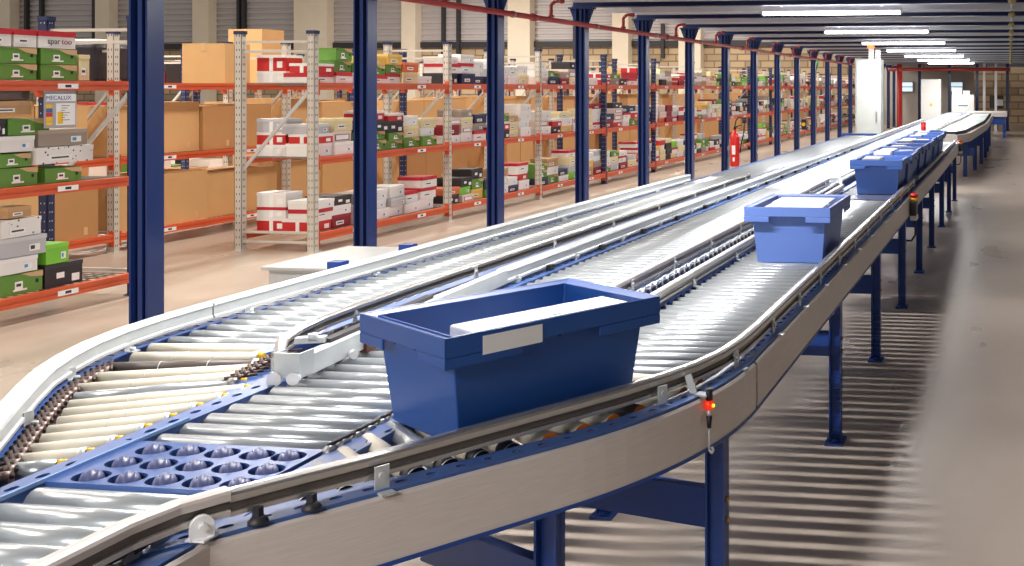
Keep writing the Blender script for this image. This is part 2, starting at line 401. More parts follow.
def pulleys(parent,x,ys,mats,r=.02,zt=.835,wd=.022):
    b=MB()
    for i,y in enumerate(ys):
        b.cyl((x-wd/2,y,zt-r),(x+wd/2,y,zt-r),r,10,1 if i%2 else 0)
        b.cyl((x+wd/2,y,zt-r),(x+wd/2+.008,y,zt-r),r*.55,8,2)
        b.bar((x-.004,y,zt-.004),(x-.004+(.008 if i%2 else -.008),y+PR,zt-.004),.006,.006,1)
    o=obj('drive_belts',b,mats,parent); o['kind']='stuff'; return o
PR=.078
def frange(a,b,s=PR):
    r=[]; 
    while a<b: r.append(a); a+=s
    return r
# ---------- right lane R
A38=math.radians(38); CX,CY,RAD=-2.1,3.14,1.3
def arc(r,a0,a1,n): return [(CX+r*math.cos(a0+(a1-a0)*i/n),CY-r*math.sin(a0+(a1-a0)*i/n)) for i in range(n+1)]
dirx,diry=-math.sin(A38),-math.cos(A38)
def rpath(off,yend=16.4,diag=.95):
    """line parallel to the outside panel, off metres inside it, from near to far"""
    r=RAD-off; pts=arc(r,0,A38,14); e=pts[-1]
    pts.append((e[0]+dirx*diag,e[1]+diry*diag)); pts=pts[::-1]; pts.append((CX+r,yend)); return pts
R=thing('roller_conveyor','right hand roller conveyor with brushed metal outer side panel, carrying the blue totes','conveyor',(-1.1,8,0))
R0=R
def P0(parent): return parent
R.location=(0,0,0)
R.location=(-1.1,3.5,0)
class Off: pass
def reloc(root):
    """children were built in world coordinates: shift them under the root's base point"""
    l=root.location.copy()
    for c in root.children:
        c.location=c.location-l
# outside panel: brushed plate with rolled lips
pp=rpath(0,16.4,.86)
prof=[(0,.69),(.006,.69),(.006,.826),(0,.832),(-.004,.832),(-.004,.69)]
near_i=[i for i,p in enumerate(pp)]
obj('side_panel',MB().sweep(prof[::-1],pp[:16]),M_panel,R)
obj('side_panel',MB().sweep(prof[::-1],[pp[-2] if False else (-.8,3.16),(-.8,9.5)]),M_panel,R)
obj('side_panel',MB().sweep(prof[::-1],[(-.8,9.51),(-.8,16.4)]),M_panel,R)
obj('end_panel',MB().box(-1.4,-.8,16.4,16.41,.69,.835),M_panel,R)
obj('lower_lip',MB().sweep([(-.03,.68),(.008,.68),(.008,.69),(-.03,.69)][::-1],pp),M_blue,R)
# outer blue frame (flange inwards)
fo=rpath(.006,16.38,.86)
fr=frame_beam(R,fo,side=-1,fl=.06,z1=.84)
ho=MB()
# slots through the top flange on the near curve
def walk(path,step,start=0):
    out=[];acc=-start
    for a,b in zip(path,path[1:]):
        a=Vector(a);b=Vector(b);L=(b-a).length;d=(b-a)/L
        s_=-acc if acc<0 else step-acc
        pos=step-acc if acc>=0 else -acc
        while pos<=L:
            out.append((a+d*pos,d)); pos+=step
        acc=L-(pos-step)
    return out
cutm=MB()
for p,d in walk(rpath(.036,6.0,.8),.066,.05):
    n=10; poly=[]
    for k_ in range(n):
        t_=2*PI*k_/n; a=d*math.cos(t_)*.014+Vector((d.y,-d.x))*math.sin(t_)*.008; poly.append((p.x+a.x,p.y+a.y))
    cutm.prism(poly,.8,.86)
cut(fr,cutm)
# inner frame
ip=[(-1.555,2.74)]+arc(.68,A38*.9,0,8)+[(-1.42,16.4)]
frame_beam(R,ip,side=1,fl=.05,z1=.838)
# rollers in the curve and on the diagonal (beige sleeves), beyond them steel
for k_ in range(9):
    a=math.radians(2+4.4*k_)
    p=Vector((CX+1.215*math.cos(a),CY-1.215*math.sin(a),RT-RR)); q=Vector((CX+.74*math.cos(a),CY-.74*math.sin(a),RT-RR))
    m=M_roll if k_<2 else (M_brsl if k_==5 else M_beige)
    b=MB().cyl(p,q,.029,16,0,r2=.021,capmi=1); obj('curve_roller',b,[m,M_ora if m is not M_roll else M_grey],R)
ex,ey=CX+1.165*math.cos(A38),CY-1.165*math.sin(A38)
for k_ in range(1,12):
    px_,py_=ex+dirx*.075*k_,ey+diry*.075*k_
    # run inward until the middle lane frame at X=-1.6
    L=min(.6,(px_+1.59)/math.cos(A38))
    if L<.07: break
    p=Vector((px_,py_,RT-RR)); q=p+Vector((-math.cos(A38)*L,math.sin(A38)*L,0))
    obj('diagonal_roller',MB().cyl(p,q,RR,16,0,capmi=1).cyl(p,p+Vector((math.cos(A38),-math.sin(A38),0))*.03,.008,8,1),[M_beige if k_%3 else M_roll,M_grey],R)
    e=p+Vector((math.cos(A38),-math.sin(A38),0))*.012
    # belt pulley seen between rail and frame
    e2=e+Vector((math.cos(A38),-math.sin(A38),0))*.03
    obj('belt_pulley',MB().cyl(e,e2,.024,16,0).cyl(e2,e2+(e2-e)*.15,.0255,16,1,cap=False).cyl(e2,e2+(e2-e)*.2,.012,12,1),[M_dark,M_galv],R)
for k_ in range(1,9):
    a=math.radians(4.4*k_)
    p=Vector((CX+1.222*math.cos(a),CY-1.222*math.sin(a),RT-.026)); d=Vector((math.cos(a),-math.sin(a),0))
    if k_>5: obj('belt_pulley',MB().cyl(p,p+d*.02,.024,14,0).cyl(p+d*.02,p+d*.026,.014,12,1),[M_dark,M_galv],R)
ys=frange(3.2,16.3)
rollers_straight(R,-1.345,-.9,ys,M_roll)
pulleys(R,-.882,frange(3.3,16.2),[M_galv,M_black,M_grey],r=.014,zt=.842,wd=.012)
pulleys(R,-1.368,frange(3.3,16.2),[M_bluef,M_blue,M_grey],r=.014,zt=.84,wd=.016)
# guard rails of R
gr=[(-1.595,.7),(-1.595,1.66),(-1.575,1.755),(-1.53,1.83),(-1.46,1.93),(-1.375,2.045),(-1.275,2.2),(-1.185,2.34),(-1.10,2.47),(-1.02,2.6),(-.955,2.73),(-.905,2.85),(-.868,2.99),(-.85,3.15),(-.845,3.35),(-.845,4.4)]
RG1=gr[3:]+[(-.845,5.4)]
guard(R,RG1,M_alu,.91,.05)
guard(R,[(-.845,5.41),(-.845,8.9)],M_alu,.908,.05)
guard(R,[(-.845,9.3),(-.845,15.9)],M_alu,.89,.03)
brs=[]
for y in (3.5,3.95,4.4,4.9,5.4,5.9,6.5,7.1,7.7,8.3,8.8): brs.append((-.826,y,1,0))
for (x,y) in ((-.962,2.695),(-1.36,2.05)):
    brs.append((x+.02,y-.012,.83,-.56))
brs.append((-.84,3.06,.98,-.15))
brackets(R,brs,z1=.89)
gl=[(-1.385,3.2),(-1.385,8.4)]
guard(R,gl,M_panel,.9,.05,.03,flip=True); 
brackets(R,[(-1.367,y,1,0) for y in (3.6,4.3,5.0,5.7,6.4,7.1,7.8,8.3)],z1=.87,w=.02)
# knobs standing on the frame in the foreground
for i,(x,y) in enumerate(((-1.475,1.845),(-1.415,1.92))):
    d=Vector((.788,-.616)); 
    obj('square_peg',MB().lathe([(0,0),(.019,0),(.019,.005),(.014,.01),(.011,.014),(0,.016)],(x,y,.84),14).box(x-.007,x+.007,y-.007,y+.007,.853,.872),M_dark,R)
k3=MB(); x,y=-1.53,1.775
k3.cyl((x-.004,y-.005,.866),(x+.006,y-.013,.866),.02,18).bar((x+.001,y-.009,.84),(x+.001,y-.009,.862),.04,.012,up=(.788,-.616,0)).box(x-.02,x+.02,y-.026,y+.01,.84,.844).cyl((x+.006,y-.013,.866),(x+.014,y-.019,.866),.007,8)
obj('sensor_bracket',k3,M_whp,R)
# triangular blue filler plate in the merging corner
obj('corner_plate',MB().prism([(-1.6,1.72),(-1.57,1.72),(-1.24,2.16),(-1.27,2.19),(-1.60,1.93)],.826,.834),M_bluef,R)
# legs
for y in (4.83,6.32,7.87,9.39,10.88,12.5,14.0,15.4): hframe(R,-1.40,-.83,y)
hframe(R,-1.42,-.85,2.9,pivot=3.02)
hframe(R,-1.62,-1.13,2.4,pivot=2.6,legs=(0,1))
# cable sensor hanging on the panel joint
s=thing('cable_sensor','red and black sensor with hanging cable hook on the conveyor side panel','sensor',(-.855,2.775,.84))
nx,ny=.95,-.3
def so(d,z): return Vector((nx*d,ny*d,z))
obj('holder',MB().bar(so(-.02,.0),so(.02,.0),.03,.006).bar(so(-.03,0),so(-.05,.05),.02,.005,up=(0,1,0)),M_galv,s)
obj('plug',MB().cyl(so(.022,.02),so(.022,-.012),.010,12),M_black,s)
obj('indicator',MB().cyl(so(.022,-.012),so(.022,-.038),.0125,12),mat('red_indicator',(226,50,20),.3,emit=.5),s)
obj('lamp_dot',MB().cyl(so(.034,-.026),so(.038,-.026),.005,8),mat('yellow_dot',(255,210,40),.4,emit=1.5),s)
obj('collar',MB().cyl(so(.022,-.038),so(.022,-.055),.0075,10),M_galv,s)
obj('connector',MB().cyl(so(.022,-.055),so(.022,-.09),.0085,10,r2=.006),M_black,s)
obj('cable_hook',MB().tube([so(.022,-.09),so(.022,-.15),so(.03,-.16),so(.036,-.15),so(.03,-.142)],.0035,8),M_galv,s)
# emergency stop on the panel
def estop(loc,label):
    e=thing('emergency_stop',label,'button',loc)
    obj('housing',MB().box(-.0,.05,-.09,.09,-.08,.03),M_dark,e,bevel=.006)
    obj('lower_case',MB().box(.0,.055,-.07,.07,-.12,-.08),M_whp,e,bevel=.006)
    obj('collar',MB().cyl((.025,0,.03),(.025,0,.055),.032,16),M_yel,e); obj('button',MB().lathe([(0,.055),(.018,.055),(.034,.065),(.034,.08),(.02,.09),(0,.092)],(.025,0,0),16),M_redp,e)
    obj('cable',MB().tube([(.03,.05,-.12),(.03,.07,-.25),(-.0,.07,-.3),(-.2,.07,-.3)],.008,8),M_black,e)
estop((-.79,8.15,.765),'yellow and red emergency stop button halfway along the conveyor side panel')
estop((-.79,15.9,.8),'yellow emergency stop button at the far end of the conveyor side panel')
reloc(R)
# ---------- middle lane M
M=thing('roller_conveyor','middle roller conveyor running from the blue wheel transfer plate into the distance','conveyor',(-1.9,3,0))
lf=[(-2.10,.8),(-2.115,1.6),(-2.13,1.92),(-2.14,2.15),(-2.15,2.4),(-2.165,3.1),(-2.165,8),(-2.165,36)]
def lfx(y):
    for a,b in zip(lf,lf[1:]):
        if a[1]<=y<=b[1]: return a[0]+(b[0]-a[0])*(y-a[1])/(b[1]-a[1])
    return -2.165
# left frame: flat top beam with slots, seen between the beige lane and this lane
fb=obj('side_frame',MB().sweep([(-.035,.70),(.035,.70),(.035,.836),(-.035,.836)][::-1],lf),M_bluef,M)
cm=MB()
for p,d in walk([l for l in lf if l[1]<9],.075,.02):
    c=p+Vector((d.y,-d.x))*(-.004); poly=[]
    for k_ in range(10):
        t_=2*PI*k_/10; a=d*math.cos(t_)*.017+Vector((d.y,-d.x))*math.sin(t_)*.009; poly.append((c.x+a.x,c.y+a.y))
    cm.prism(poly,.8,.85)
cut(fb,cm)
obj('edge_lip',MB().sweep([(.031,.836),(.036,.836),(.036,.845),(.031,.845)][::-1],[l for l in lf if l[1]<3]),mat('pale_blue_edge',(140,176,226),.4),M)
rf=[(-1.575,.8),(-1.575,1.7),(-1.585,2.1),(-1.585,36)]
fb=obj('side_frame',MB().sweep([(-.02,.70),(.045,.70),(.045,.836),(-.02,.836)][::-1],rf),M_bluef,M)
cm=MB()
for p,d in walk([(-1.57,2.0),(-1.57,6)],.075,.02):
    cm.prism([(p.x+.017+.009*math.sin(2*PI*k_/10),p.y+.016*math.cos(2*PI*k_/10)) for k_ in range(10)],.8,.85)
cut(fb,cm)
# right outer panel continuing toward the camera
obj('side_panel',MB().sweep(prof[::-1],[(-1.52,.8),(-1.52,1.80)]),M_panel,M)
def mroller(y,m,x1=-1.635,r=RR,parent=None):
    x0=lfx(y)+.055
    b=roller_mesh(x1-x0,r); o=obj('roller',b,[m,M_grey],parent or M); o.location=((x0+x1)/2,y,RT-r); return o
for y in frange(.95,1.96,.083): mroller(y,M_roll,x1=-1.62,r=.032)
cnt=0
yy=2.29
for y in frange(2.29,3.1,.081): mroller(y,M_roll); yy=y
ys=frange(yy+.08,36)
rollers_straight(M,-2.11,-1.64,ys,M_roll,cap=70)
# wheel transfer plate
pl=obj('transfer_plate',MB().prism([(-2.105,1.985),(-1.62,1.985),(-1.62,2.245),(-2.18,2.245)],.822,.838),M_bluef,M)
cm=MB(); wh=[]
for j in range(3):
    for i in range(5):
        x=-2.025+.09*i; y=2.027+.083*j
        if j==2 and i==4: x-=.01
        if x>-1.655 : continue
        wh.append((x,y))
        cm.prism([(x+.040*math.cos(2*PI*k_/20),y+.033*math.sin(2*PI*k_/20)) for k_ in range(20)],.8,.86)
cut(pl,cm)
for k_,(x,y) in enumerate(wh):
    w=thing_ = obj('transfer_wheel',MB().lathe([(0,-.022),(.022,-.022),(.029,-.018),(.034,-.013),(.029,-.010),(.037,-.005),(.038,0),(.037,.005),(.029,.010),(.034,.013),(.029,.018),(.022,.022),(0,.022)],(0,0,0),20,axis='x'),M_wheel,M)
    w.location=(x,y,.815); w.rotation_euler=(0,0,math.radians(35))
obj('plate_tray',MB().box(-2.17,-1.62,1.98,2.25,.74,.745),M_dark,M)
# drive knobs on the right edge, chain beside the near rollers
pulleys(M,-1.545,frange(3.0,20),[M_whp,M_galv,M_dark],r=.018,zt=.85,wd=.02)
b=MB()
for i,y in enumerate(frange(2.25,3.0,.05)):
    b.cyl((-1.62,y,.828),(-1.60,y,.828),.018,12,0).cyl((-1.615+.006*(i%2),y,.845),(-1.615,y+.05,.848),.005,6,1)
o=obj('drive_chain',b,[M_grey,M_dark],M); o['kind']='stuff'
b=MB()
for i,y in enumerate(frange(.9,1.95,.06)):
    b.cyl((-1.61,y,.83),(-1.59,y,.83),.022,12,0).cyl((-1.6+.01*(i%2),y,.85),(-1.6,y+.06,.85),.005,6,1).cyl((-1.6-.01*(i%2),y,.845),(-1.6,y+.06,.83),.006,6,0)
o=obj('drive_chain',b,[M_grey,M_dark],M); o['kind']='stuff'
# guards
guard(M,[(-1.605,3.25),(-1.605,8.95)],M_panel,.902,.05,.034); 
brackets(M,[(-1.588,y,1,0) for y in (3.6,4.15,4.7,5.3,5.9,6.6,7.3,8.0,8.7)],z1=.89,w=.02)
obj('rail_link',MB().bar((-1.605,8.93,.89),(-1.50,8.98,.89),.02,.02).bar((-1.5,8.98,.89),(-1.40,8.4,.89),.02,.02),M_galv,M)
guard(M,gr[:4],M_panel,.915,.052,.042)
brackets(M,[(-1.57,1.2,1,0)],z1=.9)
# left guard: broad pale profile
obj('guard_rail',MB().sweep([(-.02,.85),(.02,.85),(.02,.908),(-.02,.908)][::-1],[(-2.078,2.8),(-2.15,3.5),(-2.19,4.2)]),M_galv,M)
for (a,b_) in ((4.21,6.4),(6.41,10.4),(10.41,14.4),(14.41,18.4),(18.41,26)):
    w_=.055
    obj('guard_rail',MB().sweep([(-w_/2,.85),(w_/2,.85),(w_/2,.86),(w_/2-.006,.866),(w_/2-.006,.895),(w_/2,.9),(w_/2-.006,.908),(-w_/2,.908)][::-1],[(-2.2,a),(-2.2,b_)]),M_galv,M)
for y in frange(4.3,14,.62):
    obj('rail_foot',MB().box(-2.19,-2.165,y-.012,y+.012,.836,.866).cyl((-2.165,y,.852),(-2.158,y,.852),.008,8),M_galv,M)
obj('stop_block',MB().box(-2.10,-2.075,3.08,3.13,.838,.875),mat('dark_brown_block',(92,50,34),.5),M)
for y in frange(4.6,14,.62):
    obj('photo_cell',MB().box(-2.175,-2.15,y-.02,y+.02,.838,.862),M_black,M)
for y in (2.0,3.9,5.9,7.9,9.9,11.9,13.9,17,20,24,28,32): hframe(M,-2.2,-1.6,y)
# nose block joining the two rails at the merge
obj('pulley_tray',MB().bar((-1.56,1.90,.775),(-1.06,2.54,.775),.10,.01),M_dark,M)
obj('nose_plate',MB().box(-2.135,-2.055,2.735,2.742,.852,.925).box(-2.06,-2.055,2.742,2.8,.852,.925).box(-2.135,-2.13,2.742,2.78,.852,.925),M_galv,M)
obj('nose_disc',MB().cyl((-2.13,2.735,.85),(-2.125,2.72,.85),.02,16),M_whp,M)
obj('nose_disc',MB().cyl((-2.07,2.735,.855),(-2.065,2.72,.855),.018,16),M_whp,M)
obj('nose_disc',MB().cyl((-2.0725,3.0,.855),(-2.06,2.995,.855),.014,14),M_whp,M)
obj('pivot_arm',MB().bar((-2.19,2.90,.92),(-2.11,2.93,.92),.03,.018).cyl((-2.14,2.91,.92),(-2.14,2.91,.94),.014,12),M_galv,M)
obj('link_rod',MB().bar((-2.11,2.93,.905),(-2.17,3.6,.905),.03,.03),M_dark,M)
reloc(M)
# ---------- left lane L
L=thing('roller_conveyor','left roller conveyor with pale guard rail and beige sleeved rollers in its curve','conveyor',(-2.7,4,0))
lg=[(-2.09,1.74),(-2.28,1.985),(-2.475,2.24),(-2.615,2.425),(-2.72,2.575),(-2.795,2.71),(-2.86,2.86),(-2.905,3.02),(-2.93,3.2),(-2.94,3.42)]
def gpale(path,top=.905,h=.055,w_=.05):
    return obj('guard_rail',MB().sweep([(-w_/2,top-h),(w_/2,top-h),(w_/2,top-h+.008),(w_/2-.005,top-h+.012),(w_/2-.005,top-.012),(w_/2,top-.008),(w_/2-.004,top),(-w_/2,top)][::-1],path),M_galv,L)
gpale(lg[:]); gpale([(-2.94,3.43),(-2.94,6.3)]); gpale([(-2.94,6.31),(-2.94,9.1)])
for (x,y) in ((-2.885,3.02),(-2.925,3.6),(-2.765,2.70),(-2.925,4.4),(-2.925,5.5),(-2.925,6.4),(-2.925,7.3),(-2.925,8.2),(-2.925,8.9),(-2.5,2.32)):
    obj('rail_foot',MB().box(x-.002,x+.003,y-.014,y+.014,.832,.87).box(x,x+.035,y-.014,y+.014,.832,.836).cyl((x+.02,y,.836),(x+.02,y,.846),.008,8),M_galv,L)
    obj('rail_post',MB().box(x-.09,x-.07,y-.02,y+.02,.70,.83),M_blue,L)
lfr=[(-2.12,1.74),(-2.31,1.985),(-2.505,2.24),(-2.645,2.425),(-2.75,2.575),(-2.825,2.71),(-2.89,2.86),(-2.935,3.02),(-2.96,3.2),(-2.97,3.42),(-2.97,18.4)]
f=frame_beam(L,lfr,side=1,fl=.062,z1=.834)
cm=MB()
for p,d in walk(lfr[1:-1]+[(-2.97,6)],.07,.03):
    c=p+Vector((d.y,-d.x))*.028
    for sgn in (0,):
        poly=[]
        for k_ in range(10):
            t_=2*PI*k_/10; a=d*math.cos(t_)*.007+Vector((d.y,-d.x))*math.sin(t_)*.014; poly.append((c.x+a.x,c.y+a.y))
        cm.prism(poly,.8,.85)
cut(f,cm)
frame_beam(L,[(-2.41,3.05),(-2.41,18.4)],side=-1,fl=.05,z1=.834)
obj('corner_plate',MB().prism([(-2.33,2.98),(-2.22,2.92),(-2.19,2.8),(-2.19,2.62),(-2.24,2.68),(-2.31,2.84)],.822,.832),M_bluef,L)
# curve rollers: measured ends (left frame side -> middle lane frame)
cur=[((-2.89,3.38),(-2.45,3.37),M_roll),((-2.88,3.29),(-2.45,3.28),M_roll),((-2.88,3.195),(-2.45,3.21),M_roll),((-2.87,3.10),(-2.44,3.14),M_beige),((-2.83,2.99),(-2.43,3.04),M_beige),((-2.79,2.87),(-2.37,2.965),M_brsl),((-2.74,2.76),(-2.36,2.90),M_beige),((-2.69,2.65),(-2.31,2.83),M_beige),
  ((-2.62,2.57),(-2.27,2.765),M_roll),((-2.57,2.505),(-2.21,2.705),M_beige),((-2.52,2.44),(-2.21,2.62),M_beige),((-2.47,2.375),(-2.21,2.53),M_beige),((-2.43,2.31),(-2.21,2.44),M_beige),((-2.385,2.25),(-2.205,2.355),M_beige),
  ((-2.345,2.185),(-2.20,2.265),M_beige),((-2.30,2.125),(-2.195,2.18),M_beige),((-2.265,2.07),(-2.19,2.105),M_roll)]
for a,b_,m in cur:
    z=RT-RR; p=Vector((*a,z)); q=Vector((*b_,z)); d=(q-p).normalized()
    sleeve=[M_galv if m is not M_roll else M_roll,m,M_yel]
    b=MB().cyl(p,q,RR,16,1,capmi=0)
    if m in(M_beige,M_brsl):
        b.cyl(q-d*.012,q+d*.004,RR+.001,16,0)
        Lq=(q-p).length; n=max(1,int(Lq/.12))
        for k_ in range(1,n): c=p+(q-p)*k_/n; b.cyl(c-d*.0012,c+d*.0012,RR+.0006,16,0)
    b.cyl(q+Vector((0,0,.012)),q+d*.02+Vector((0,0,.012)),.011,8,2)
    obj('curve_roller',b,sleeve,L)
ys=frange(3.46,18.3)
rollers_straight(L,-2.90,-2.46,ys,M_roll,cap=80)
# chains
b=MB()
for i in range(24):
    y=2.02+i*.035; 
    def xat(y_):
        for a,c in zip(lfr,lfr[1:]):
            if a[1]<=y_<=c[1]: return a[0]+(c[0]-a[0])*(y_-a[1])/(c[1]-a[1])
        return -2.97
    x=xat(y)+.10; b.cyl((x-.01,y-.005,.823),(x+.012,y+.006,.823),.017,10,0); b.cyl((x-.03,y,.838),(xat(y+.07)+.105,y+.07,.828),.005,6,1); b.cyl((x+.02,y,.828),(xat(y+.07)+.08,y+.07,.84),.005,6,1)
o=obj('drive_chain',b,[mat('brown_chain_steel',(120,100,92),.4,.5),mat('brown_chain_dark',(78,60,54),.45,.4)],L); o['kind']='stuff'
b=MB()
for i in range(9):
    y=2.74+i*.035; x=-2.27-.008*i
    b.cyl((x-.012,y,.83),(x+.012,y+.006,.83),.016,10,0).cyl((x-.03,y,.842),(x+.03,y+.06,.842),.005,6,1).cyl((x+.02,y,.846),(x-.03,y+.05,.85),.005,6,1)
o=obj('drive_chain',b,[M_grey,MATS['brown_chain_dark']],L); o['kind']='stuff'
pulleys(L,-2.355,frange(3.3,18.2),[M_black,M_dark,M_galv],r=.019,zt=.85,wd=.02)
guard(L,[(-2.14,2.755),(-2.165,2.80),(-2.22,2.87),(-2.29,2.97),(-2.335,3.1),(-2.365,3.25),(-2.38,3.45),(-2.39,3.8),(-2.39,9.2)],M_alu,.912,.045,.034)
brackets(L,[(-2.375,y,1,0) for y in (3.45,4.3,5.1,5.9,6.7,7.5,8.3,9.0)],z1=.9,w=.022)
for y in (3.1,5,7,9,11,13,15,17.6): hframe(L,-2.93,-2.46,y)
obj('end_bar',MB().box(-3.05,-2.4,18.4,18.5,.80,.87),M_blue,L)
reloc(L)
# ---------- far conveyors
F=thing('roller_conveyor','far conveyor with pale top and angled corner, just beyond the queue of totes','conveyor',(-1.2,20,0))
outl=[(-1.5,18.6),(-.95,18.6),(-.75,19.6),(-.55,25),(-.55,34),(-1.5,34)]
obj('side_panel',MB().prism(outl,.68,.84),M_panel,F)
obj('belt_top',MB().prism([(-1.48,18.7),(-1.0,18.7),(-.82,19.7),(-.62,25),(-.62,33.9),(-1.48,33.9)],.84,.85),mat('pale_green_belt',(206,222,218),.35),F)
obj('guard_rail',MB().sweep(guard_profile(.9),[(-1.45,18.8),(-1.0,18.8),(-.85,19.5),(-.63,25),(-.63,33)]),M_dark,F)
for i,(x,y) in enumerate(((-.85,19.6),(-.72,21.2),(-.64,23),(-.6,25),(-.6,27.5),(-.6,30),(-1.45,19.2),(-1.45,24))):
    obj('leg',MB().box(x-.04,x+.04,y-.03,y+.03,0,.68),M_blue,F)
for y in (19.6,21.2,23,25,27.5,30): obj('cross_beam',MB().box(-1.45,-.68,y-.01,y+.01,.4,.55),M_blue,F)
obj('guard_rail',MB().sweep(guard_profile(.9),[(-1.44,20),(-1.2,33)]),M_alu,F)
reloc(F)
F2=thing('conveyor_table','farthest crosswise conveyor table on blue legs before the end wall','conveyor',(-.6,36,0))
obj('table',MB().box(-1.5,-.1,35,37.5,.72,.86),M_panel,F2)
for x in (-1.4,-.9,-.2): obj('leg',MB().box(x-.05,x+.05,35.1,35.2,0,.72),M_blue,F2)
obj('apron',MB().box(-1.4,-.2,35.12,35.16,.45,.72),M_blue,F2)
reloc(F2)
t=thing('signal_post','small red signal post standing between the far conveyors','signal',(-1.50,17.8,0))
obj('post',MB().cyl((0,0,0),(0,0,.9),.02,8),M_grey,t); obj('signal_head',MB().cyl((0,0,.9),(0,0,1.1),.045,12),M_redp,t)
# tall cabinet
M_cab=mat('light_grey_cabinet_paint',(182,188,186),.45,noise=.03,nscale=3)
t=thing('electrical_cabinet','tall white electrical cabinet with an orange beacon at the end of the left conveyor','cabinet',(-2.93,21.0,0))
obj('body',MB().box(-.27,.27,0,.5,0,2.30),M_cab,t,bevel=.01)
obj('door',MB().box(-.24,.24,-.02,0,.1,2.24),M_cab,t,bevel=.006)
obj('handle',MB().box(.17,.2,-.045,-.02,1.0,1.2),M_grey,t)
for x in (-.2,.2): obj('lifting_eye',MB().lathe([(.03,-.008),(.045,-.008),(.045,.008),(.03,.008),(.03,-.008)],(x,.1,2.31),12,axis='y'),M_grey,t)
obj('duct',MB().box(.0,.1,.1,.2,2.28,2.55),M_whp,t)
obj('duct',MB().box(.14,.24,.1,.2,2.28,2.5),M_whp,t)
bc=obj('beacon',MB().lathe([(0,2.62),(.07,2.62),(.08,2.64),(.06,2.68),(.0,2.7)],(.05,.08,-.08),16),mat('orange_beacon_lens',(255,110,50),.3,emit=2.5),t)
t=thing('electrical_cabinet','tall white cabinet with yellow warning triangle in the far background','cabinet',(-2.95,38.3,0))
obj('body',MB().box(-.38,.38,0,.5,0,2.03),M_white,t,bevel=.01)
obj('door',MB().box(-.36,.36,-.02,0,.1,1.99),M_white,t)
obj('warning_triangle',MB().add([(-.07,-.024,1.02),(.07,-.024,1.02),(0,-.024,1.15),(-.07,-.021,1.02),(.07,-.021,1.02),(0,-.021,1.15)],[(0,1,2),(3,5,4),(0,3,4,1),(1,4,5,2),(2,5,3,0)]),M_yel,t)
t=thing('electrical_cabinet','low square white machine cabinet in the far background, right of the tall one','cabinet',(-1.75,38.3,0))
obj('body',MB().box(-.42,.42,0,.5,0,1.45),M_white,t,bevel=.01); obj('name_strip',MB().box(-.18,.18,-.005,0,1.02,1.06),M_bluef,t)
obj('top_unit',MB().box(-.4,-.05,.1,.4,1.45,1.7).box(0,.25,.1,.4,1.45,1.6),M_whp,t)
t=thing('wall_phone_box','small dark wall box with white label at far right','box',(-.75,40.6,1.0))
obj('case',MB().box(-.25,.3,0,.2,-.1,.4),M_dark,t); obj('label_plate',MB().box(.0,.28,-.01,0,0,.25),M_whp,t,); t.location=(-.55,40.5,1.0)
obj('stand',MB().box(-.02,.08,.05,.12,-1.0,-.1),M_dark,t)
# low white cabinet at left behind rail
t=thing('control_cabinet','low white control cabinet lying behind the left conveyor guard rail','cabinet',(-4.1,6.1,0))
obj('body',MB().box(-.42,.4,-.36,.42,.08,.585),M_white,t,bevel=.01)
obj('lid',MB().box(-.45,.42,-.39,.45,.585,.605),M_white,t,bevel=.005)
obj('door',MB().box(-.36,.36,-.375,-.36,.12,.56),M_white,t,bevel=.004)
obj('name_plate',MB().box(-.3,-.06,-.382,-.375,.45,.52),M_whp,t,bevel=.003)
obj('plinth',MB().box(-.38,.38,-.3,.38,0,.08),M_dark,t)
for i,px in enumerate((338,408)):
    y=at(px,-3.16); top=zof((261,244)[i],-3.16,y)
    t=thing('support_post','short blue post behind the pale guard rail, %s the white low cabinet'%('in front of','right end of')[i],'post',(-3.16,y,0),0,'short blue posts')
    obj('post',MB().box(-.035,.035,-.03,.03,.01,top),M_blue,t); obj('base_plate',MB().box(-.06,.06,-.06,.06,0,.01),M_blue,t)
# fire extinguisher
t=thing('fire_extinguisher','red fire extinguisher with black hose hanging on a blue column','fire extinguisher',(-4.86,Y0+6*PITCH-.1,0))
obj('body',MB().lathe([(0,.30),(.07,.305),(.085,.33),(.085,.82),(.07,.88),(.03,.92),(.025,.96),(0,.96)],(0,0,0),20),M_redp,t)
obj('label_plate',MB().box(-.03,.03,-.089,-.08,.52,.68).box(-.015,.02,-.089,-.08,.40,.47),M_whp,t)
obj('valve',MB().cyl((0,0,.95),(0,0,1.0),.025,10).bar((0,0,1.0),(.12,-.04,1.04),.025,.015).bar((0,0,1.0),(.1,-.04,.98),.02,.01),M_black,t)
obj('hose',MB().tube([(0,-.03,.98),(.03,-.04,1.12),(.08,-.05,1.18),(.15,-.06,1.17),(.19,-.06,1.08),(.18,-.06,.9),(.13,-.06,.7),(.11,-.05,.55)],.012,8),M_black,t)
obj('wall_bracket',MB().box(-.13,-.05,-.03,.03,.6,.66),M_grey,t)
t=thing('floor_socket','small yellow and black socket post beside the far columns','post',(-4.93,Y0+9*PITCH+.1,0))
obj('case',MB().box(-.03,.08,-.06,.0,.7,.95),M_black,t); obj('knob',MB().cyl((.025,-.06,.83),(.025,-.09,.83),.045,14),M_yel,t)
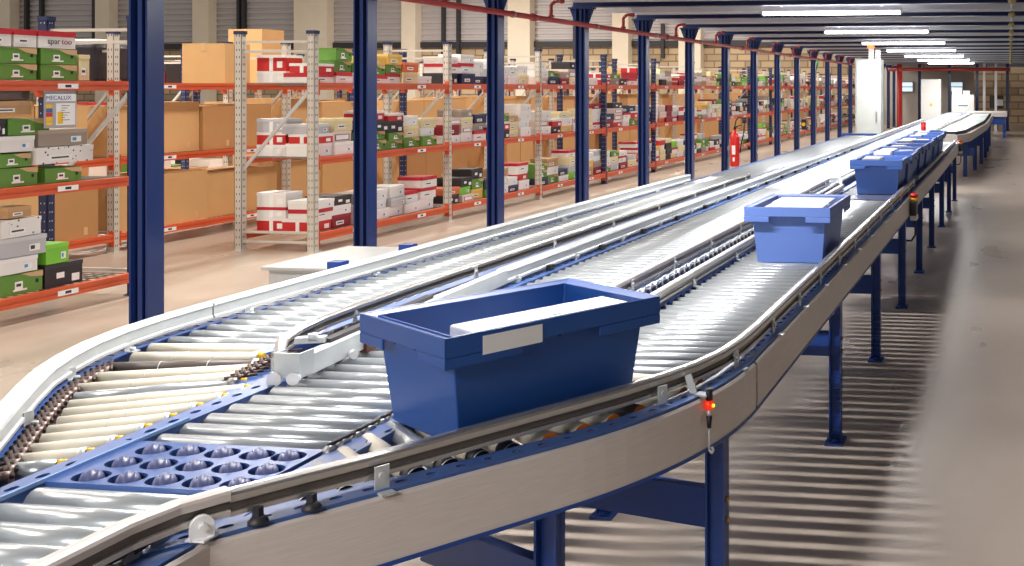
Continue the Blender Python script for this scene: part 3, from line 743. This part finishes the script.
# ------------------------------------------------------------------ totes
def tote_parts(mt):
    Wt,Lt,Wb,Lb,Hh=.375,.56,.325,.50,.275
    b=MB(); th=.006
    def ring(w,l,z): return [(-w/2,-l/2,z),(w/2,-l/2,z),(w/2,l/2,z),(-w/2,l/2,z)]
    vs=ring(Wb,Lb,0)+ring(Wt,Lt,Hh)+ring(Wt-2*th,Lt-2*th,Hh)+ring(Wb-2*th,Lb-2*th,.008)
    fs=[(3,2,1,0)]
    for k_ in range(3):
        for i in range(4): j=(i+1)%4; fs.append((k_*4+i,k_*4+j,k_*4+4+j,k_*4+4+i))
    fs.append((12,13,14,15)); b.add(vs,fs)
    body=b
    # rim: outward lip band with a deeper section at the corners
    r=MB(); ow,ol=.43,.625; z1=.28
    def lip(p0,p1,n,zlow):  # p0,p1 outer edge corners; inner wall
        pass
    # bands on the four sides, each as three boxes of different depth
    zc,zm=.205,.232
    r.box(-ow/2,ow/2,-ol/2,-ol/2+.006,zm,z1); r.box(-ow/2,ow/2,ol/2-.006,ol/2,zm,z1)
    r.box(-ow/2,-ow/2+.006,-ol/2,ol/2,zm,z1); r.box(ow/2-.006,ow/2,-ol/2,ol/2,zm,z1)
    for sy in (-1,1):
        for sx in (-1,1):
            x0,x1=sorted((sx*ow/2,sx*(ow/2-.125))); y0,y1=sorted((sy*ol/2,sy*(ol/2-.006))); r.box(x0,x1,y0,y1,zc,zm)
            x0,x1=sorted((sx*ow/2,sx*(ow/2-.006))); y0,y1=sorted((sy*ol/2,sy*(ol/2-.2))); r.box(x0,x1,y0,y1,zc,zm)
    # sloping top faces between the inner wall and lip
    o4=ring(ow,ol,z1); i4=ring(Wt-2*th,Lt-2*th,z1-.012); o5=ring(ow,ol,z1-.006); i5=ring(Wt,Lt,z1-.02)
    r.add(o4+i4,[(0,1,5,4),(1,2,6,5),(2,3,7,6),(3,0,4,7)]); r.add(o5+i5,[(4,5,1,0),(5,6,2,1),(6,7,3,2),(7,4,0,3)])
    ribs=MB()
    for sy in (-1,1):
        for x in (-.13,-.05,.05,.13): ribs.box(x-.002,x+.002,min(sy*.272,sy*.305),max(sy*.272,sy*.305),.225,.262)
    for sx in (-1,1):
        for y in (-.22,-.12,0,.12,.22): ribs.box(min(sx*.18,sx*.209),max(sx*.18,sx*.209),y-.002,y+.002,.225,.262)
    # corner ribs on the body
    return body,r,ribs
mtb={}
def tote(loc,rz,label,m,group=None):
    if m.name not in mtb:
        a,b,c=tote_parts(m); mtb[m.name]=(a.mesh('tub',[m]),b.mesh('rim',[m]),c.mesh('ribs',[m]))
    t=thing('plastic_tote',label,'tote',loc,rz,group)
    for n_,me in zip(('tub','rim','ribs'),mtb[m.name]):
        o=bpy.data.objects.new(n_,me); COL.objects.link(o); o.parent=t
        bv=o.modifiers.new('bevel','BEVEL'); bv.width=.005; bv.segments=2; bv.limit_method='ANGLE'
    return t
def rot(x,y,a): return x*math.cos(a)-y*math.sin(a),x*math.sin(a)+y*math.cos(a)
ZT=RT+.001
def parcel(tl,rz,dx,dy,w,l,z,h,m,label,tilt=0,group=None):
    a,b=rot(dx,dy,rz); t=thing('parcel',label,'parcel',(tl[0]+a,tl[1]+b,tl[2]+z),rz+tilt,group)
    obj('body',MB().box(-w/2,w/2,-l/2,l/2,0,h),m,t,bevel=.006); obj('flap',MB().box(-w/2+.02,w/2-.02,-.01,.03,h,h+.002),M_whp,t)
    return t
MT=(-1.312,2.585,ZT); MR=math.radians(-31.5)
tote(MT,MR,'deep blue plastic tote turning through the curve, nearest the camera',M_toted)
parcel(MT,MR,.088,.03,.13,.46,.01,.255,M_paper,'white slab drawing the rim highlight and paper in the nearest deep blue tote')  # white slab stands in for the streak of rim highlight and paper
t=obj('tote_label',MB().box(.2165,.2175,-.22,-.06,.225,.27),M_whp); 
t.parent=[o for o in COL.objects if o.name.startswith('plastic_tote')][0]; t.name='paper_label'
m_lt=mat('lit_blue_tote_plastic',(98,128,200),.45,noise=.03,nscale=5)  # paler copy of the tote blue, brighter lighting put into the colour
T1=(-1.075,5.17,ZT); tote(T1,0,'lone blue plastic tote mid-conveyor, bright lighting painted into its colour, with white parcels inside',m_lt)
parcel(T1,0,-.0,-.13,.3,.22,.02,.245,M_paper,'front white parcel inside the lone blue tote')
parcel(T1,0,-.0,.12,.3,.23,.02,.25,M_paper,'rear white parcel inside the lone blue tote')
TY=8.42
M_gbox=mat('grey_box_card',(150,148,152),.6)
for i in range(9):
    lo=(-1.065+.015*math.sin(i*2.1),TY+i*.655,ZT)
    lab='blue plastic tote packed with parcels, %s in the queue of nine'%('front one' if i==0 else ORD[i] if i<8 else 'last')
    tote(lo,0,lab,M_tote,'queue of blue totes')
    rr=random.Random(i)
    w1=rr.choice((.13,.16,.18))
    nm='front' if i==0 else ORD[i] if i<8 else 'last'
    parcel(lo,0,-.075,rr.uniform(-.05,.1),.15,.26,.02,rr.uniform(.24,.28),rr.choice((M_paper,M_gbox)),'left parcel inside the %s tote of the queue'%nm,group='parcels in the tote queue')
    parcel(lo,0,.08,rr.uniform(-.1,0),.14,.28,.02,rr.uniform(.2,.26),rr.choice((M_paper,M_paper,M_gbox)),'right parcel inside the %s tote of the queue'%nm,group='parcels in the tote queue')
# black pad under queue front
obj_=tag(obj('belt_mat',MB().box(-1.33,-.91,7.75,8.08,RT+.001,RT+.003),mat('dark_mat',(70,74,100),.4)),'dark mat on the rollers before the queue of totes','mat')
# ------------------------------------------------------------------ racks
LV=(.19,.98,1.755)   # top of beams = shelf level
RD=.82; BAY=2.54; UH=2.26
def upright_mesh(m):
    b=MB(); n=int(UH/.075); hs=.022 if m is M_up else .012
    b.box(-.04,.04,-.035,-.031,.01,UH).box(-.04,-.036,-.035,.035,.01,UH).box(.036,.04,-.035,.035,.01,UH)
    for i in range(n):
        z=.06+i*.075
        for yy in (-.0365,): b.box(-.020,-.013,yy,yy+.001,z,z+hs,1).box(.013,.020,yy,yy+.001,z,z+hs,1)
        b.box(.0405,.0412,-.014,-.007,z,z+hs,1); b.box(.0405,.0412,.007,.014,z,z+hs,1)
    b.box(-.048,.048,-.04,.04,UH,UH+.035,2)
    b.box(-.055,.055,-.055,.055,0,.01,0)
    return b.mesh('upright',[m,M_slot if m is M_up else M_galv,M_navy])
UPM={'g':upright_mesh(M_up),'n':upright_mesh(M_navy)}
def beam_me():
    b=MB(); L=BAY-.09
    b.box(-.025,.025,0,L,-.075,-.045).box(-.025,.018,0,L,-.045,-.03).box(-.025,.025,0,L,-.03,0)
    b.box(-.03,.03,-.008,0,-.13,.03).box(-.03,.03,L,L+.008,-.13,.03)
    lb=MB(); lb.box(.0245,.027,0,.17,-.060,-.022,0).box(.026,.0275,.06,.11,-.05,-.03,1)
    return b.mesh('beam',[M_orange]),lb.mesh('price_label',[M_paper,M_dark])
BM,BL=beam_me()
def deck_me():
    b=MB(); L=BAY-.1
    for i in range(33): y=.02+i*(L-.04)/32; b.bar((-RD+.03,y,-.004),(-.028,y,-.004),.006,.006)
    for i in range(9): x=-RD+.05+i*(RD-.1)/8; b.bar((x,0,-.012),(x,L,-.012),.007,.007)
    for f in (.2,.5,.8): b.bar((-RD+.03,L*f,-.02),(-.028,L*f,-.02),.03,.012)
    return b.mesh('wire_deck',[M_wire])
DM=deck_me()
def link(name,me,parent,loc,rz=0):
    o=bpy.data.objects.new(name,me); COL.objects.link(o); o.parent=parent; o.location=loc; o.rotation_euler=(0,0,rz); return o
def frame_brace(parent,y,m=None):
    b=MB(); z=.18; s=0
    for z in (.1,.2,2.08,2.18):
        obj('tie_bar',MB().bar((-RD+.03,y,z),(-.03,y,z),.02,.025),M_up,parent)
    b.bar((-.03,y,.75),(-RD+.03,y,.75),.02,.02) if False else None
    b.bar((-RD+.03,y,.85),(-.03,y,1.68),.02,.03); b.bar((-RD+.03,y,.25),(-.03,y,.85),.02,.03) if False else None
    obj('brace',b,M_galv if m is None else m,parent)
def rack(x,y0,nb,label,styles,name='storage_rack',levels=LV,braces=True):
    t=thing(name,label,'rack',(x,y0,0))
    for k_ in range(nb+1):
        st=styles[k_%len(styles)]
        for dx in (0,-RD): link('upright',UPM[st],t,(dx,k_*BAY,0))
        frame_brace(t,k_*BAY)
    for k_ in range(nb):
        for z in levels:
            o=link('beam',BM,t,(.02,k_*BAY+.045,z)); 
            
            if k_<7:
                for f in (.22,.72): link('price_label',BL,o,(0,(BAY-.09)*f,0))
            link('beam',BM,t,(-RD-.02,k_*BAY+.045,z))
            if k_<6: link('wire_deck',DM,t,(0,k_*BAY+.05,z-.002))
            else: 
                link('wire_deck',DM,t,(0,k_*BAY+.05,z-.002))
    return t
XR=-7.15
YN=7.56
rack(XR,YN-2*BAY,2,'orange beamed storage rack at the left edge, near side of the passage',['n'])
YA=9.72
NB=15
rack(XR,YA,NB,'long orange storage rack with perforated uprights beside the conveyor aisle',['g','g','g','n','n','g','n','n','n'])
XB=-9.2
YB=9.46
rack(XB,YB-BAY*2,2+NB,'rear storage rack row loaded with large brown cartons',['g','g','g','g','n','g','g','n'])
rack(XB-3.2,14.0,12,'third storage rack row, behind the brown cartons',['n','g'])
rack(XB-4.4-RD,14.0,12,'fourth storage rack row, deepest in the hall',['g','n'])
# ---- boxes
KIND={
 'green':('green',(96,146,56),(112,160,70),'green'),
 'whitered':('white red-lidded',(234,232,230),(190,34,48),'white'),
 'white':('plain white',(236,234,232),(242,241,240),None),
 'red':('bright red',(202,38,38),(236,232,230),None),
 'black':('black',(44,40,44),(52,48,52),None),
 'cream':('cream yellow',(228,214,168),(240,226,176),None),
 'grey':('light grey',(190,190,196),(206,206,210),None),
 'taupe':('taupe grey',(160,146,134),(176,162,148),None),
 'maroon':('dark red',(140,26,44),(156,34,50),None),
 'kraft':('small kraft',(190,150,104),(198,160,114),None),
 'lime':('lime green',(126,200,58),(136,210,70),None),
 'navy':('navy blue',(34,44,78),(42,54,92),None),
 'pink':('pale pink',(222,200,192),(230,212,204),None),
 'speck':('white speckled',(236,234,232),(236,234,232),None),
 'yellow':('yellow',(232,190,90),(238,200,110),None),
 'orangeb':('orange',(216,104,60),(226,130,90),None),
}
KM={}
for k_,(n_,c1,c2,_) in KIND.items():
    KM[k_]=(mat(k_+'_card',c1,.6,noise=.04,nscale=8),mat(k_+'_lid_card',c2,.55))
def speck_mat():
    m=KM['speck'][0]; nt=m.node_tree; b=nt.nodes['Principled BSDF']
    v=nt.nodes.new('ShaderNodeTexVoronoi'); v.inputs['Scale'].default_value=26; tc=nt.nodes.new('ShaderNodeTexCoord'); nt.links.new(tc.outputs['Object'],v.inputs['Vector'])
    r=nt.nodes.new('ShaderNodeValToRGB'); r.color_ramp.interpolation='CONSTANT'; r.color_ramp.elements[0].color=srgb(60,60,64); r.color_ramp.elements[1].position=.2; r.color_ramp.elements[1].color=srgb(236,234,232)
    nt.links.new(v.outputs['Distance'],r.inputs[0]); nt.links.new(r.outputs[0],b.inputs['Base Color'])
    KM['speck']=(m,m)
speck_mat()
M_stick=mat('white_sticker',(244,244,242),.5); M_ink=mat('dark_ink',(60,60,66),.6); M_tan=mat('tan_patch',(206,172,130),.7); M_cyan=mat('blue_sticker',(60,150,206),.5)
BC={}
def box_meshes(k,w,d,h,detail):
    key=(k,round(w,2),round(d,2),round(h,3),detail)
    if key in BC: return BC[key]
    lidh=.03 if k!='green' else .0
    if k in('whitered',): lidh=.042
    b=MB(); b.box(-d/2+.003,d/2-.003,-w/2+.003,w/2-.003,0,h-.002)
    out=[('body',b.mesh('body',[KM[k][0]]))]
    if k=='green':
        l=MB(); l.box(-d/2,d/2,-w/2,w/2,h-.004,h)
        # lid edge sloping across the face with a tan corner
        for xx in (d/2-.002,):
            l.prism([],0,0) if False else None
            l.add([(xx,-w/2,h),(xx,w/2,h),(xx,w/2,h-.045),(xx,w*.22,h-.035),(xx,-w*.02,h-.005),(xx+.002,-w/2,h),(xx+.002,w/2,h),(xx+.002,w/2,h-.045),(xx+.002,w*.22,h-.035),(xx+.002,-w*.02,h-.005)],
              [(5,9,8,7,6),(0,1,2,3,4),(6,7,2,1),(7,8,3,2),(8,9,4,3),(9,5,0,4)],1)
        out.append(('lid',l.mesh('lid',[KM[k][1],M_tan])))
    else:
        l=MB(); l.box(-d/2,d/2,-w/2,w/2,h-lidh,h); out.append(('lid',l.mesh('lid',[KM[k][1]])))
    if detail:
        s=MB(); z0=h*.22
        if k=='green': s.box(d/2-.002,d/2+.0005,-w*.16,w*.02,h*.25,h*.62,0).box(d/2,d/2+.001,-w*.13,-w*.02,h*.38,h*.52,1).box(d/2-.002,d/2+.0005,-w*.2,w*.12,h*.16,h*.25,0); q=MB().box(d/2-.002,d/2+.001,w*.33,w*.39,h*.42,h*.6,0); out.append(('finger_hole',q.mesh('finger_hole',[M_slot])))
        elif k in('white','grey','taupe','lime'): s.box(d/2-.002,d/2+.0008,w*.15,w*.36,h*.2,h*.55,0).box(d/2,d/2+.0012,w*.18,w*.26,h*.28,h*.48,2 if k!='grey' else 1)
        elif k=='pink': s.box(d/2-.002,d/2+.0006,-w*.35,w*.38,h*.12,h*.68,3).box(d/2,d/2+.001,-w*.31,w*.34,h*.18,h*.62,0)
        elif k=='red':
            s.box(d/2-.002,d/2+.0008,w*.1,w*.35,h*.15,h*.5,0); q=MB().box(-.02,.02,-w/2-.001,-w/2+.004,0,h-.03,0); out.append(('band',q.mesh('band',[M_stick])))
        elif k=='black':
            s.box(d/2-.002,d/2+.0008,w*.2,w*.4,h*.12,h*.45,0); q=MB().box(d/2-.002,d/2+.0008,-w*.2,0,h*.35,h*.6,0); out.append(('logo_mark',q.mesh('logo_mark',[M_stick])))
        else: s.box(d/2-.002,d/2+.0008,-w*.3,w*.1,h*.2,h*.5,0).box(d/2,d/2+.0012,-w*.25,w*.05,h*.3,h*.4,1)
        out.append(('sticker',s.mesh('sticker',[M_stick,M_ink,M_cyan,KM['maroon'][0]])))
    BC[key]=out; return out
NBOX=0
def sbox(k,x,y,z,w,d,h,label,rz=0,detail=True,group='shoe boxes on the racks'):
    """x = aisle side face, y = middle"""
    t=thing('shoe_box',label,'box',(x-d/2,y,z),rz,group)
    for n_,me in box_meshes(k,w,d,h,detail): link(n_,me,t,(0,0,0))
    return t
# near rack, shelf by shelf (pixel columns read from the photograph, plane X=-7.18)
XF=XR-.02
used=set()
def near(k,px0,px1,zlo,h,label,depth=.3,rz=0,xf=XF):
    y0,y1=at(px0,xf),at(px1,xf)
    return sbox(k,xf,(y0+y1)/2,zlo+.003,y1-y0,depth,h,label,rz,group='boxes on the near left rack')
Zs=[z+.002 for z in LV]
a=Zs[2]
near('green',0,37,a,.115,'green shoebox on the top shelf at the left edge, bottom of its stack')
near('green',0,37,a+.12,.115,'green shoebox second up on the top shelf at the left edge')
near('whitered',-12,12,a+.24,.13,'white red-lidded box cut by the left edge above the green boxes')
near('whitered',14,37,a+.24,.13,'white red-lidded box on the left green stack of the top shelf')
near('green',41,77,a,.115,'green shoebox at the bottom of the right stack, near rack top shelf')
near('green',41,77,a+.12,.115,'green shoebox second up in the right stack, near rack top shelf')
sp=near('whitered',38.5,76,a+.24,.13,'white red-lidded shoebox with printed lettering on the top shelf')
near('cream',79,90,a,.2,'small upright cream box beside the green stacks on the top shelf',.2)
def text(s_,size,loc,rot_,m,parent,name='lettering',ext=.0008):
    cu=bpy.data.curves.new(name,'FONT'); cu.body=s_; cu.size=size; cu.extrude=ext; cu.align_x='CENTER'; cu.align_y='CENTER'
    o=bpy.data.objects.new(name,cu); COL.objects.link(o); bpy.context.view_layer.update()
    me=bpy.data.meshes.new_from_object(o.evaluated_get(bpy.context.evaluated_depsgraph_get())); bpy.data.objects.remove(o)
    me.materials.clear(); me.materials.append(m)
    q=bpy.data.objects.new(name,me); COL.objects.link(q); q.parent=parent; q.location=loc; q.rotation_euler=rot_; return q
for c in list(sp.children):
    if c.name.startswith('sticker'): bpy.data.objects.remove(c)
text('spar',.06,(.151,-.03,.052),(PI/2,0,PI/2),M_ink,sp); text('too',.06,(.151,.075,.052),(PI/2,0,PI/2),KM['maroon'][0],sp)
a=Zs[1]
near('green',0,38,a,.135,'green shoebox resting on the middle wire shelf at the left edge')
near('green',45,82,a,.11,'green shoebox at the foot of the right pile, near rack middle shelf')
near('green',-4,31,a+.14,.1,'green shoebox second up on the middle shelf at the left edge')
near('speck',31,95,a+.145,.125,'large white speckled box lying across two green shoeboxes',.34,rz=.1)
near('white',-6,35,a+.25,.115,'white flat box above two green shoeboxes at the left edge')
near('taupe',36,88,a+.275,.125,'taupe grey lidded box on top of the white speckled box',.33,rz=.05)
near('green',8,50,a+.37,.12,'green shoebox topmost on the middle shelf of the near rack')
near('black',-6,6,a+.37,.12,'black box cut by the left edge on the middle shelf')
near('kraft',-12,32,a+.52,.1,'small kraft tray tucked under the top beam at the left edge',.3)
a=Zs[0]
near('green',0,43,a,.15,'green shoebox on the bottom shelf of the near rack')
near('white',-6,38,a+.155,.115,'white box on the bottom green shoebox of the near rack')
near('grey',-6,47,a+.275,.14,'grey lidded box with blue sticker on the bottom shelf',.33)
near('speck',-4,42,a+.42,.13,'white speckled box tilted on the grey lidded box',.3,rz=.12)
near('black',45,83,a,.17,'black shoebox resting alone on the bottom wire shelf',.3)
near('lime',46,69,a+.175,.15,'lime green shoebox stacked on the black box, bottom shelf',.3)
near('kraft',8,32,a+.56,.08,'flat kraft box high on the bottom shelf pile',.3)
# shrink wrapped tray
t=thing('wrapped_package','dark plastic wrapped package under the top beam at the left edge','package',(XR-.25,at(14,XF),a+1.3))
w=MB(); 
b=bpy.data.meshes.new('x')
obj('wrap',MB().box(-.2,.2,-.3,.16,-.0,.14),mat('dark_crumpled_film',(96,84,82),.15,noise=.5,nscale=14,bump=1.0,coat=.5),t,bevel=.02); t.location.z=LV[1]+.55
t.location.z=Zs[1]+.625
# notice holder hanging on the rack
yy=at(59,XR+.03); yw=(at(75,XR+.03)-at(43,XR+.03))
t=thing('notice_board','grey framed rack load notice hanging under the top beam','sign',(XR+.035,yy,1.43))
obj('frame',MB().box(0,.012,-yw/2,yw/2,-.03,.225),mat('grey_frame',(170,170,176),.4),t,bevel=.004)
obj('sheet',MB().box(.012,.014,-yw/2+.09,yw/2-.015,-.01,.155),M_paper,t)
obj('heading_strip',MB().box(.012,.014,-yw/2+.01,yw/2-.01,.17,.225),M_paper,t)
obj('yellow_note',MB().box(.014,.0145,-yw/2+.10,-yw/2+.145,0,.09),M_yel,t)
for i,(c,mm) in enumerate((('y',M_yel),('b',M_bluef),('r',M_redp),('y',M_yel),('y2',M_yel))): obj('colour_tab',MB().box(.012,.014,-yw/2+.01,-yw/2+.06,.12-i*.032,.148-i*.032),mm,t)
text('MECALUX',.045,(.0145,-.02,.195),(PI/2,0,PI/2),M_bluef,t)
for i in range(7): obj('text_line',MB().box(.014,.0145,-.0,yw/2-.06-(i%3)*.02,.135-i*.018,.139-i*.018),M_ink,t)
# hooks tie it to beam
obj('hanger',MB().box(-.003,.0,-yw/2,yw/2,.2,.27),M_grey,t)
# ---- main rack stacks
first={
 (0,2):[('whitered','red'),('whitered','green','green'),('white','green'),('whitered','green','yellow'),('whitered','green','yellow'),('cream','orangeb'),('white',)],
 (0,1):[('white','red','grey'),('white','pink','cream'),('white','green','black'),('green','green','black','red'),('green','green','black','red'),('green','cream','white'),('green','white','cream')],
 (0,0):[('red','whitered','white'),('maroon','white','black'),('pink','pink','taupe'),('white','white','white'),('white','grey','white'),('white','whitered'),('white','whitered','whitered')],
 (1,2):[('black','whitered','white'),('navy','whitered','white'),('navy','white','white'),('black','white','white'),('white','white'),('white','speck'),('cream','white')],
 (1,1):[('white','maroon','pink'),('white','pink','cream','taupe'),('whitered','taupe','navy'),('navy','red','white'),('black','red','green'),('cream','cream','kraft'),('white','white','white','white')],
 (1,0):[('black','orangeb'),('pink','lime','black'),('yellow','green','black'),('green','black'),('white','speck','kraft'),('navy','white'),('white','red','whitered')],
}
kinds=['white']*11+['whitered']*5+['green']*3+['cream']*3+['black']*4+['grey']*3+['red']*3+['taupe']*2+['maroon']*2+['pink']*2+['navy']*2+['kraft']*2+['speck','lime','orangeb','yellow']
shelfn=('bottom','middle','top')
stuff=MB(); smats=[]; sidx={}
def smi(m):
    if m.name not in sidx: sidx[m.name]=len(smats); smats.append(m)
    return sidx[m.name]
count=0
rg=random.Random(11)
for b_ in range(NB):
    for lv in range(3):
        y=YA+b_*BAY+.07
        lst=first.get((b_,lv))
        s_=0
        while y<YA+(b_+1)*BAY-.28:
            w=rg.uniform(.29,.345) if lst else rg.uniform(.31,.47)
            if lst:
                if s_>=len(lst): break
                st=lst[s_]
            else:
                n=rg.choice((2,3,3,4) if lv<2 else (1,2,2,3)); base=rg.choice(kinds)
                st=[base if rg.random()<.35 else rg.choice(kinds) for _ in range(n)]
            z=Zs[lv]
            for q,k in enumerate(st):
                h=rg.choice((.09,.10,.115,.12,.135)); d=rg.uniform(.28,.36)
                if lv==2 and z+h>2.4: break
                if lv<2 and z+h>LV[lv+1]-.1: break
                x=XF-rg.uniform(0,.05); yc=y+w/2+rg.uniform(-.008,.008)
                if count<290 and b_<5:
                    lab='%s shoebox, %s up in %s stack, %s shelf, %s bay past passage'%(KIND[k][0],ORD[q] if q else 'first',ORD[s_],shelfn[lv],ORD[b_])
                    sbox(k,x,yc,z,w-.01,d,h,lab,rg.uniform(-.03,.03),detail=b_<4); count+=1
                else:
                    stuff.box(x-d,x,yc-w/2+.005,yc+w/2-.005,z,z+h-.03,smi(KM[k][0])); stuff.box(x-d-.002,x+.003,yc-w/2+.003,yc+w/2-.003,z+h-.03,z+h,smi(KM[k][1]))
                    if rg.random()<.6: stuff.box(x,x+.002,yc,yc+w*.25,z+.02,z+h-.045,smi(M_stick))
                z+=h+.002
            y+=w+.008; s_+=1
o=tag(obj('shoe_boxes',stuff,smats),'crowd of small mixed coloured boxes on the distant bays of the long rack','boxes',kind='stuff')
# boxes seen through the end frame of the long rack (second column, deeper on the shelf)
def endbox(k,x,z,w,d,h,label,y=YA+.25):
    t=thing('shoe_box',label,'box',(x,y,z),0,'boxes at the end frame of the long rack')
    m=MB(); m.box(-w/2+.003,w/2-.003,-d/2+.003,d/2-.003,0,h-.03); obj('body',m,KM[k][0],t)
    obj('lid',MB().box(-w/2,w/2,-d/2,d/2,h-.03,h),KM[k][1],t)
    obj('sticker',MB().box(w*.2,w*.38,-d/2-.0005,-d/2+.004,h*.2,h*.6,0),M_stick,t)
    obj('band',MB().box(-.02,.02,-d/2-.001,-d/2+.004,0,h-.03,0),M_stick,t)
for i,x in enumerate((XR-.565,)):
    z=Zs[0]
    for q,(k,h) in enumerate((('red',.14),('whitered',.11),('white',.15))):
        endbox(k,x,z,.335,.26,h,'%s box %s up behind the end frame, bottom shelf, inner column'%(KIND[k][0],ORD[q])); z+=h+.002
    z=Zs[1]
    for q,(k,h) in enumerate((('white',.12),('red',.13),('grey',.14))):
        endbox(k,x,z,.335,.26,h,'%s box %s up behind the end frame, middle shelf, inner column'%(KIND[k][0],ORD[q])); z+=h+.002
    z=Zs[2]
    for q,(k,h) in enumerate((('white',.12),('red',.17))):
        endbox(k,x,z,.335,.26,h,'%s box %s up behind the end frame, top shelf, inner column'%(KIND[k][0],ORD[q])); z+=h+.002
# ---- cartons
CC={}
def carton(x,y,z,w,d,h,label,m=M_carton,rz=0):
    key=(round(w,2),round(d,2),round(h,2),m.name)
    if key not in CC:
        b=MB().box(-d/2,d/2,-w/2,w/2,0,h)
        f=MB(); f.box(-d/2-.001,-.003,-w/2-.001,w/2+.001,h,h+.004).box(.003,d/2+.001,-w/2-.001,w/2+.001,h,h+.004)
        t_=MB(); t_.box(-.03,.03,-w/2-.002,w/2+.002,h+.004,h+.0055).box(-.03,.03,-w/2-.0025,-w/2-.001,h-.09,h+.004).box(d/2,d/2+.0008,w*.2,w*.28,h*.06,h*.2)
        CC[key]=(b.mesh('body',[m]),f.mesh('flap',[m]),t_.mesh('tape',[M_tape]))
    t=thing('cardboard_carton',label,'carton',(x-d/2,y,z),rz,'brown cartons on the rear rack')
    for n_,me in zip(('body','flaps','tape'),CC[key]): link(n_,me,t,(0,0,0))
    return t
rg=random.Random(5)
scart=MB()
for b_ in range(NB+2):
    for lv in range(3):
        y=YB-2*BAY+b_*BAY+.08; n=0
        while True:
            w=rg.uniform(.48,.66)
            if y+w>YB-2*BAY+(b_+1)*BAY-.06: break
            h=rg.uniform(.5,.58) if lv<2 else rg.uniform(.3,.5)
            if lv<2 or (b_>4 and rg.random()<.25):
                m=rg.choice((M_carton,M_carton,M_carton2))
                if b_<9 and (b_>=1):
                    carton(XB-rg.uniform(0,.08),y+w/2,Zs[lv],w,.6,h,'brown carton, %s from left on %s shelf, %s bay of rear rack'%(ORD[n],shelfn[lv],ORD[b_-1]),m)
                elif b_>=9: scart.box(XB-.6,XB,y,y+w,Zs[lv],Zs[lv]+h)
            n+=1; y+=w+.012
tag(obj('carton_row',scart,M_carton),'brown cartons on the distant bays of the rear rack','cartons',kind='stuff')
# cartons on top shelf of the rear rack, seen above
big=[(178,232,35,80,'large brown carton with printed lines on the rear rack top shelf'),(224,283,16,80,'tallest brown carton on the rear rack top shelf, orange mark')]
for px0,px1,pt,pb,lab in big:
    x=XB-.02 if px0==178 else XB-.95
    y0_,y1_=at(px0,x),at(px1,x)
    if px0==178: carton(x,at(225,x)+.2,Zs[2],.4,.56,.47,lab)
    else:
        carton(XB-3.25,(at(262,XB-3.25)+at(284,XB-3.25))/2,Zs[2],at(284,XB-3.25)-at(262,XB-3.25),.62,.93,lab)
# black wrapped package at the top of the rear rack
x=XB-.1; y=(at(108,x)+at(130,x))/2
t=thing('wrapped_package','black film wrapped package with white top on the rear rack','package',(x-.3,y,Zs[2]))
obj('wrap',MB().box(-.28,.28,-.28,.28,0,.40),mat('black_crumpled_film',(44,38,46),.3,noise=.5,nscale=10,bump=.6),t,bevel=.04)
obj('white_cover',MB().box(-.24,.24,-.22,.24,.39,.45),M_paper,t,bevel=.05)
# third and fourth rows: loads
st=MB(); rg=random.Random(9); m3=[M_carton,M_carton2,KM['white'][0],KM['green'][0],KM['red'][0],KM['black'][0],KM['cream'][0]]
for (x,nb_) in ((XB-3.2,12),(XB-4.4-RD,12)):
    for b_ in range(nb_):
        for lv in range(3):
            y=14+b_*BAY+.08
            while y<14+(b_+1)*BAY-.5 and not (lv==2 and b_<3 and x>-13):
                w=rg.uniform(.3,.5); h=rg.uniform(.15,.5); st.box(x-.5,x-.02,y,y+w,Zs[lv],Zs[lv]+h,rg.choice((0,0,1,1,2,2,3,4,5,6))); y+=w+.02
tag(obj('stored_boxes',st,m3),'mixed stored boxes on the deepest rack rows','boxes',kind='stuff')
# draped sheet hint on the racks far away: red and green banners
for i,(m_,px) in enumerate(((M_redp,792),(mat('green_cloth',(40,150,80),.6),812))):
    x=-7.6; y=at(px,x)
    tag(obj('banner',MB().bar((x,y,1.87),(x,y+1.2,2.75),.03,.2),m_),'%s strip of cloth leaning up from the far rack top'%('red','green')[i],'banner')
# ------------------------------------------------------------------ light
w=bpy.data.worlds.new('world'); sc.world=w; w.use_nodes=True
bg=w.node_tree.nodes['Background']; bg.inputs[0].default_value=(1,.94,.88,1); bg.inputs[1].default_value=.3
def area(x,y,z,sx,sy,e,col,name='high_bay_lamp',rx=0,ry=0):
    l=bpy.data.lights.new(name,'AREA'); l.shape='RECTANGLE'; l.size=sx; l.size_y=sy; l.energy=e; l.color=col
    o=bpy.data.objects.new(name,l); COL.objects.link(o); o.location=(x,y,z); o.rotation_euler=(rx,ry,0); return o
for y in (2,10,18,26,34,42):
    area(-6.4,y,7.5,.6,3,270,(1,.9,.78))
    area(-14,y,7.5,.6,3,620,(1,.92,.82))
    area(-26,y,7.5,1,3,700,(1,.92,.84))
vs=sc.view_settings; vs.view_transform='Standard'; vs.look='None'; vs.exposure=0.4; vs.gamma=1; vs.use_curve_mapping=False
